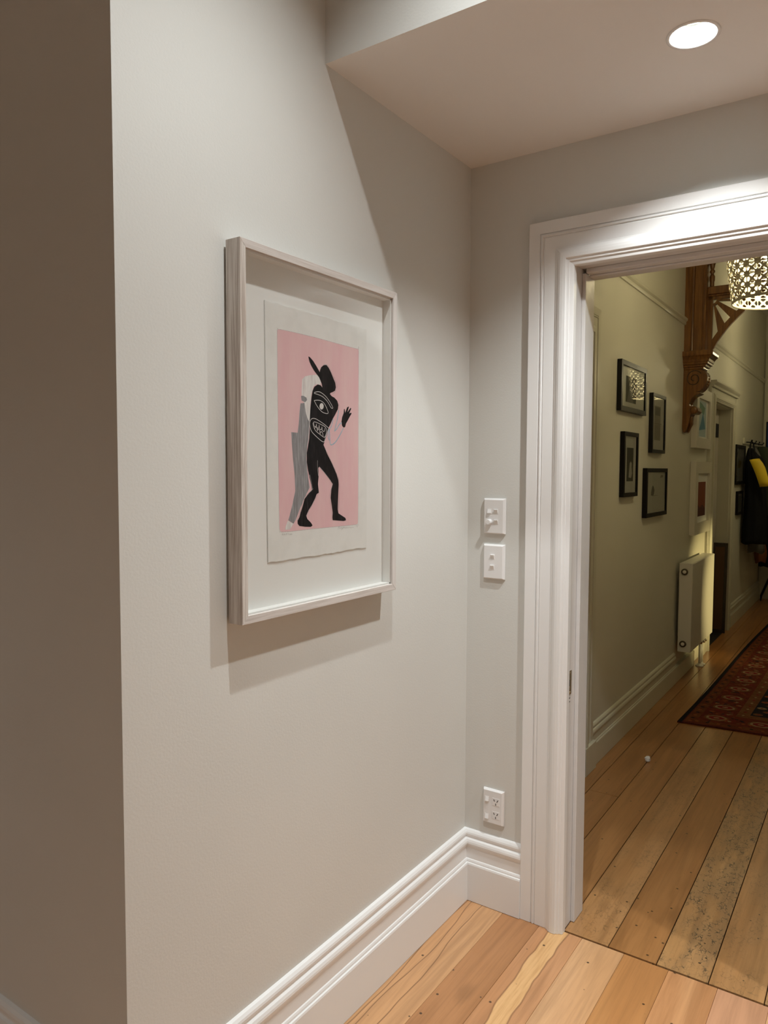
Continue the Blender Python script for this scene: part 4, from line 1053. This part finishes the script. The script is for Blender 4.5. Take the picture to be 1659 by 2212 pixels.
# ------------------------------------------------------------------ hall pictures
def picture(name, label, ya, yb, z0, z1, frame, fw_, dep, mount, prints, grp, glass=True, lean=0.0):
    t = Thing(name, label, 'picture', (HX, (ya + yb) / 2, z0), hall=True, group=grp)
    x0, x1 = HX + 0.001, HX + dep
    Mx = Matrix.Translation((x0, 0, z1)) @ Matrix.Rotation(radians(lean), 4, 'Y') @ Matrix.Translation((-x0, 0, -z1))
    def P(nm, mb, mat, **kw): return t.part(nm, mb.xform(Mx), mat, **kw)
    w_ = fw_
    for pts in ([(ya, z0), (ya + w_, z0 + w_), (ya + w_, z1 - w_), (ya, z1)], [(yb, z0), (yb, z1), (yb - w_, z1 - w_), (yb - w_, z0 + w_)],
                [(ya, z1), (ya + w_, z1 - w_), (yb - w_, z1 - w_), (yb, z1)], [(ya, z0), (yb, z0), (yb - w_, z0 + w_), (ya + w_, z0 + w_)]):
        P('frame_rail', MB().prism(pts, 'x', x0, x1), frame, bevel=0.001)
    xm = x1 - 0.009 if dep < 0.03 else x1 - 0.016
    mt = P('mount', MB().box(x0, xm, ya + w_, yb - w_, z0 + w_, z1 - w_), mount)
    Y = lambda u: ya + u * (yb - ya)
    Z = lambda v: z0 + v * (z1 - z0)
    for k, (nm, pts, mat) in enumerate(prints):
        P(nm, poly_x(MB(), [(Y(u), Z(v)) for u, v in pts], xm + 0.0004 + 0.0003 * k), mat, parent=mt)
    if glass:
        P('glazing', MB().add([(x1 - 0.004, ya + w_, z0 + w_), (x1 - 0.004, yb - w_, z0 + w_), (x1 - 0.004, yb - w_, z1 - w_), (x1 - 0.004, ya + w_, z1 - w_)], [(0, 1, 2, 3)]), 'picture_glass')
    return t
R4 = lambda a, b, c, d: [(a, c), (b, c), (b, d), (a, d)]
G1 = 'black framed pictures on the hall wall'
picture('wall_picture', 'black framed dark photograph, topmost of the black frames on the hall wall', 1.640, 2.122, 1.743, 2.003, 'black_frame', 0.026, 0.024, 'grey_mount',
        [('photograph', R4(0.22, 0.62, 0.20, 0.72), 'photo_dark'), ('photo_figure', [(0.26, 0.20), (0.52, 0.20), (0.46, 0.36), (0.44, 0.50), (0.42, 0.60), (0.38, 0.62), (0.35, 0.58), (0.36, 0.50), (0.32, 0.36)], 'photo_mid')], G1)
picture('wall_picture', 'black framed tall grey document hanging nearest the timber arch', 2.268, 2.576, 1.541, 1.888, 'black_frame', 0.020, 0.024, 'grey_mount',
        [('document', R4(0.22, 0.68, 0.22, 0.80), 'doc_grey'), ('document_rule', R4(0.22, 0.76, 0.500, 0.507), 'photo_mid'), ('document_head', R4(0.26, 0.64, 0.64, 0.78), 'photo_mid')], G1)
picture('wall_picture', 'black framed tall photograph of a white-clad figure', 1.716, 1.984, 1.297, 1.640, 'black_frame_matt', 0.022, 0.024, 'grey_mount',
        [('photograph', R4(0.28, 0.74, 0.24, 0.76), 'photo_dark'), ('photo_figure', [(0.42, 0.30), (0.60, 0.29), (0.66, 0.36), (0.62, 0.46), (0.63, 0.52), (0.56, 0.55), (0.48, 0.52), (0.46, 0.42)], 'photo_light')], G1)
picture('wall_picture', 'black framed pale sketch of a small dark figure', 2.163, 2.647, 1.165, 1.451, 'black_frame_matt', 0.024, 0.026, 'sketch_paper',
        [('sketch', [(0.26, 0.44), (0.32, 0.44), (0.36, 0.42), (0.40, 0.47), (0.42, 0.55), (0.38, 0.62), (0.34, 0.65), (0.30, 0.60), (0.27, 0.52)], 'sketch_ink'), ('sketch_line', [(0.26, 0.425), (0.70, 0.430), (0.45, 0.440)], 'doc_grey'), ('sketch_note', [(0.68, 0.80), (0.82, 0.81), (0.84, 0.85), (0.72, 0.86)], 'doc_grey')], G1)
picture('wall_picture', 'white framed blue seascape print beyond the timber arch', 3.400, 3.935, 1.601, 2.030, 'white_frame', 0.075, 0.040, 'grey_mount',
        [('print_sea', R4(0.26, 0.74, 0.20, 0.80), 'sea_pale'), ('print_cape', [(0.30, 0.62), (0.60, 0.58), (0.66, 0.70), (0.44, 0.76), (0.30, 0.78)], 'sea_green'), ('print_wave', [(0.28, 0.30), (0.70, 0.34), (0.62, 0.48), (0.52, 0.62), (0.40, 0.44)], 'sea_blue')], 'white framed prints above the radiator', glass=False)
picture('wall_picture', 'white framed red-brown landscape print above the radiator', 3.420, 4.000, 0.976, 1.503, 'white_frame', 0.085, 0.040, 'grey_mount',
        [('print_land', R4(0.25, 0.74, 0.24, 0.72), 'earth_red'), ('print_dusk', [(0.25, 0.24), (0.74, 0.24), (0.74, 0.34), (0.55, 0.40), (0.40, 0.36), (0.25, 0.42)], 'earth_dark')], 'white framed prints above the radiator', glass=False)
G2 = 'black framed pictures beside the coats'
picture('wall_picture', 'black framed print with a painted yellow reflection beside the coats', 5.235, 5.765, 1.313, 1.680, 'black_frame', 0.030, 0.026, 'grey_mount',
        [('painted_reflection', [(0.30, 0.40), (0.55, 0.44), (0.62, 0.58), (0.40, 0.62), (0.28, 0.52)], 'reflection_yellow')], G2)  # yellow reflection in the glazing, painted as a flat shape
picture('wall_picture', 'small black framed print under the yellow-reflection print', 5.400, 5.690, 1.025, 1.247, 'black_frame_matt', 0.024, 0.024, 'doc_grey', [('print_plate', R4(0.25, 0.75, 0.2, 0.8), 'photo_mid')], G2)

# ------------------------------------------------------------------ coats on hooks
def drape(path, n=30, seed=0, fold=0.018, nf=9):
    """hanging cloth: path rows are (z, cx, cy, half depth in x, half width in y)"""
    rnd = random.Random(seed); ph = [rnd.uniform(0, 6.28) for _ in range(4)]
    mb = MB(); rings = []
    P = smooth_line(path, 4)
    for k, (z, cx, cy, hx, hy) in enumerate(P):
        f = k / (len(P) - 1); ring = []
        for i in range(n):
            a = 2 * pi * i / n
            w_ = 1 + f * (fold / max(hx, 0.02)) * (sin(nf * a / 1 + ph[0]) * 0.6 + 0.5 * sin((nf - 4) * a + ph[1] + 2 * f))
            x = cx + hx * cos(a) * w_; y = cy + hy * sin(a) * (0.5 + 0.5 * w_)
            ring.append((max(x, HX + 0.004), y, z + 0.012 * f * sin(3 * a + ph[2])))
        rings.append(ring)
    return mb.rings(rings, True, (True, True), smooth=True)
def hook(x, y, z):
    return MB().tube([(HX, y, z), (x, y, z - 0.004), (x + 0.012, y, z + 0.02)], 0.006, 8)
rk = Thing('coat_rack', 'dark hook rail on the hall wall behind the hanging coats', 'coat rack', (HX, 6.1, 1.70), hall=True)
rk.part('backboard', MB().box(HX, HX + 0.018, 5.72, 6.80, 1.70, 1.76), 'hall_trim_paint', bevel=0.003)
for y in (5.82, 6.09, 6.33, 6.64): rk.part('hook', hook(0.05, y, 1.72), 'black_frame')
GC = 'coats on the hall hooks'
solo('coat', drape([(1.66, 0.045, 5.82, 0.02, 0.03), (1.60, 0.06, 5.82, 0.05, 0.08), (1.52, 0.09, 5.81, 0.08, 0.15), (1.20, 0.10, 5.81, 0.09, 0.155), (0.95, 0.105, 5.81, 0.10, 0.16), (0.74, 0.10, 5.81, 0.10, 0.165)], seed=1), 'black_cloth', 'black coat hanging beside the black framed prints', 'coat', (0.05, 5.82, 0.74), True, GC)
solo('coat', drape([(1.66, 0.05, 6.09, 0.02, 0.03), (1.50, 0.07, 6.09, 0.05, 0.06), (1.1, 0.075, 6.09, 0.06, 0.065), (0.62, 0.085, 6.09, 0.075, 0.07)], seed=2, fold=0.01), 'grey_cloth', 'grey garment showing below the black coat', 'coat', (0.05, 6.09, 0.62), True, GC)
solo('coat', drape([(1.69, 0.075, 6.33, 0.02, 0.03), (1.66, 0.10, 6.33, 0.06, 0.07), (1.52, 0.14, 6.33, 0.10, 0.12), (1.2, 0.16, 6.33, 0.11, 0.13), (1.0, 0.16, 6.33, 0.11, 0.13)], seed=3), 'green_cloth', 'dark green jacket hanging behind the yellow bag', 'coat', (0.05, 6.33, 1.0), True, GC)
solo('coat', drape([(1.69, 0.08, 6.64, 0.02, 0.03), (1.62, 0.12, 6.64, 0.05, 0.05), (1.50, 0.17, 6.64, 0.12, 0.11), (1.0, 0.19, 6.64, 0.14, 0.12), (0.42, 0.20, 6.64, 0.145, 0.125)], seed=4), 'black_cloth', 'long black coat hanging beyond the dark green jacket', 'coat', (0.05, 6.64, 0.42), True, GC)
solo('tote_bag', drape([(0.72, 0.10, 6.33, 0.03, 0.05), (0.66, 0.10, 6.33, 0.05, 0.08), (0.58, 0.10, 6.33, 0.06, 0.10), (0.50, 0.10, 6.33, 0.05, 0.09)], seed=5, fold=0.004).tube([(0.07, 6.33, 0.70), (0.040, 6.33, 0.80), (0.015, 6.33, 0.88), (HX, 6.33, 0.90)], 0.006, 6), 'brown_cloth', 'brown bag hanging low beside the grey garment', 'bag', (0.13, 6.33, 0.50), True)
t = Thing('yellow_bag', 'bright yellow slung bag lying across the black coat', 'bag', (0.14, 5.64, 1.30), hall=True)
body = []
for k in range(7):
    f = k / 6
    xl, xr = 0.066 + 0.095 * f + 0.008 * sin(3 * f), 0.152 + 0.130 * f + 0.012 * sin(6 * f)
    zt = 1.552 - 0.255 * f
    yy = 5.60 - 0.012 * sin(pi * f)
    body.append([(xl, yy + 0.02, zt - 0.01), (xl + 0.004, yy, zt - 0.008), ((xl + xr) / 2, yy - 0.004, zt + 0.004 * sin(5 * f)), (xr - 0.004, yy, zt + 0.004), (xr, yy + 0.02, zt + 0.004), ((xl + xr) / 2, yy + 0.022, zt)])
t.part('bag_body', MB().rings(body, True, (True, True), smooth=True), 'yellow_plastic')
t.part('strap', MB().tube([(0.078, 5.61, 1.545), (0.060, 5.66, 1.62), (0.055, 5.76, 1.705), (0.055, 5.80, 1.735), (0.075, 5.78, 1.70), (0.105, 5.66, 1.62), (0.130, 5.61, 1.55)], 0.007, 8), 'black_cloth')
solo('umbrella', MB().tube([(0.045, 6.92, 0.0), (0.050, 6.92, 0.06), (0.12, 6.92, 0.25), (0.24, 6.92, 0.60)], [0.005, 0.012, 0.014, 0.020], 10), 'black_cloth', 'thin black umbrella leaning under the coats', 'umbrella', (0.045, 6.92, 0), True)

# ------------------------------------------------------------------ rug
RG = Thing('runner_rug', 'dark red patterned runner rug with a black edge on the hall floor', 'rug', (0.7, 3.9, 0), hall=True)
RW, RL = 1.02, 3.65
def rg(u, v, z=0.0):
    """rug coordinates (metres from the near left corner) to the floor, with the slight skew and ripple of the real rug"""
    return (0.200 + u + 0.022 * v + 0.006 * sin(2.1 * v), 2.212 + v + 0.088 * u * max(0, 1 - v * 0.6) + 0.004 * sin(7 * u), z)
NU, NV = 14, 40
def rect(mb, u0, u1, v0, v1, z, nu=1, nv=1):
    vs = [rg(u0 + (u1 - u0) * i / nu, v0 + (v1 - v0) * j / nv, z) for j in range(nv + 1) for i in range(nu + 1)]
    mb.add(vs, [(j * (nu + 1) + i, j * (nu + 1) + i + 1, (j + 1) * (nu + 1) + i + 1, (j + 1) * (nu + 1) + i) for j in range(nv) for i in range(nu)])
    return mb
mb = rect(MB(), 0, RW, 0, RL, 0.0075, NU, NV)
per = [(RW * i / NU, 0) for i in range(NU)] + [(RW, RL * j / NV) for j in range(NV)] + [(RW - RW * i / NU, RL) for i in range(NU)] + [(0, RL - RL * j / NV) for j in range(NV)]
vs = [rg(u, v, 0.0075) for u, v in per] + [rg(u, v, 0.0006) for u, v in per]; k = len(per)
mb.add(vs, [(i, (i + 1) % k, k + (i + 1) % k, k + i) for i in range(k)])
base = RG.part('rug_body', mb, 'rug_red')
def frame_band(a, b, z, mat, name):
    mb = MB()
    rect(mb, a, b, a, RL - a, z, 1, NV); rect(mb, RW - b, RW - a, a, RL - a, z, 1, NV)
    rect(mb, b, RW - b, a, b, z, 10, 1); rect(mb, b, RW - b, RL - b, RL - a, z, 10, 1)
    return RG.part(name, mb, mat)
mbx = MB(); rect(mbx, 0, 0.024, 0, RL, 0.0080, 1, NV); rect(mbx, RW - 0.024, RW, 0, RL, 0.0080, 1, NV); rect(mbx, 0.024, RW - 0.024, 0, 0.007, 0.0080, 10, 1)
RG.part('selvedge', mbx, 'rug_black')
frame_band(0.030, 0.085, 0.0080, 'rug_rust', 'outer_guard_band')
frame_band(0.255, 0.320, 0.0080, 'rug_brown', 'inner_guard_band')
RG.part('field', rect(MB(), 0.320, RW - 0.320, 0.320, RL - 0.320, 0.0080, 6, NV), 'rug_navy')
def blob(mb, u, v, ru, rv, z, n=8, rot=pi / 8):
    mb.add([rg(u + ru * cos(2 * pi * i / n + rot), v + rv * sin(2 * pi * i / n + rot), z) for i in range(n)], [tuple(range(n))])
rnd = random.Random(9)
mo = {k: MB() for k in ('rug_cream', 'rug_orange', 'rug_crimson', 'rug_black', 'rug_brown', 'rug_navy')}
def medallion(u, v, sc=1.0):
    blob(mo['rug_brown'], u, v, 0.070 * sc, 0.058 * sc, 0.0082)
    blob(mo['rug_cream'], u, v, 0.058 * sc, 0.045 * sc, 0.0084)
    blob(mo['rug_crimson'], u, v, 0.044 * sc, 0.033 * sc, 0.0086)
    blob(mo['rug_cream'], u, v, 0.018 * sc, 0.012 * sc, 0.0088, 6)
def spray(u, v):
    for _ in range(14):
        blob(mo[rnd.choice(('rug_crimson', 'rug_orange', 'rug_cream', 'rug_navy', 'rug_brown'))], u + rnd.uniform(-0.07, 0.07), v + rnd.uniform(-0.05, 0.05), rnd.uniform(0.008, 0.02), rnd.uniform(0.006, 0.014), 0.0083 + rnd.uniform(0, 0.0005), rnd.choice((4, 5, 6)), rnd.uniform(0, 3))
nv = 15
for k in range(nv):
    v = 0.17 + k * (RL - 0.34) / (nv - 1)
    for u in (0.170, RW - 0.170):
        medallion(u, v)
        if k < nv - 1: spray(u, v + (RL - 0.34) / (nv - 1) / 2)
for u in (0.40, 0.62):
    medallion(u, 0.165); spray(u - 0.11, 0.165)
spray(0.75, 0.165)
for _ in range(420):
    u = rnd.choice((rnd.uniform(0.09, 0.25), rnd.uniform(RW - 0.25, RW - 0.09))); v = rnd.uniform(0.05, RL - 0.05)
    blob(mo[rnd.choice(('rug_navy', 'rug_orange', 'rug_crimson', 'rug_brown', 'rug_navy'))], u, v, rnd.uniform(0.004, 0.012), rnd.uniform(0.004, 0.010), 0.0081, rnd.choice((4, 5, 3)), rnd.uniform(0, 3))
for k in range(60):
    v = 0.05 + k * (RL - 0.1) / 59
    for u in (0.057, RW - 0.057): blob(mo['rug_black' if k % 2 else 'rug_orange'], u, v, 0.014, 0.012, 0.0083, 4, 0.6)
for k in range(16):
    blob(mo['rug_black' if k % 2 else 'rug_orange'], 0.09 + k * 0.056, 0.057, 0.012, 0.012, 0.0083, 4, 0.6)
for k in range(44):
    v = 0.30 + k * (RL - 0.6) / 43
    for u in (0.287, RW - 0.287): blob(mo['rug_crimson' if k % 2 else 'rug_cream'], u, v, 0.010, 0.014, 0.0083, 4, 0)
for r_ in range(42):
    for c_ in range(5):
        u = 0.355 + c_ * 0.078 + (0.039 if r_ % 2 else 0); v = 0.36 + r_ * 0.071
        if u < RW - 0.34:
            blob(mo[rnd.choice(('rug_orange', 'rug_crimson', 'rug_orange', 'rug_brown', 'rug_cream'))], u, v, 0.028, 0.022, 0.0083, rnd.choice((6, 8, 4)), rnd.choice((0, pi / 8)))
            blob(mo['rug_crimson'], u, v, 0.012, 0.009, 0.0086, 4, 0)
for k_, mb in mo.items():
    RG.part({'rug_cream': 'cream_motifs', 'rug_orange': 'orange_motifs', 'rug_crimson': 'crimson_motifs', 'rug_black': 'black_motifs', 'rug_brown': 'brown_motifs', 'rug_navy': 'navy_motifs'}[k_], mb, k_, kind='stuff')

# crumpled scrap of paper on the hall boards
mb = MB()
rnd = random.Random(3)
rings = []
for k in range(5):
    f = k / 4
    rings.append([(0.212 + (0.004 + 0.010 * sin(pi * (0.15 + 0.7 * f))) * cos(2 * pi * i / 8) * rnd.uniform(0.7, 1.2), 1.53 + (0.004 + 0.010 * sin(pi * (0.15 + 0.7 * f))) * sin(2 * pi * i / 8) * rnd.uniform(0.7, 1.2), 0.0005 + 0.026 * f) for i in range(8)])
mb.rings(rings, True, (True, True), smooth=False)
solo('paper_scrap', mb, 'paper_scrap', 'tiny crumpled scrap of white paper on the hall floorboards', 'paper', (0.212, 1.53, 0), True)
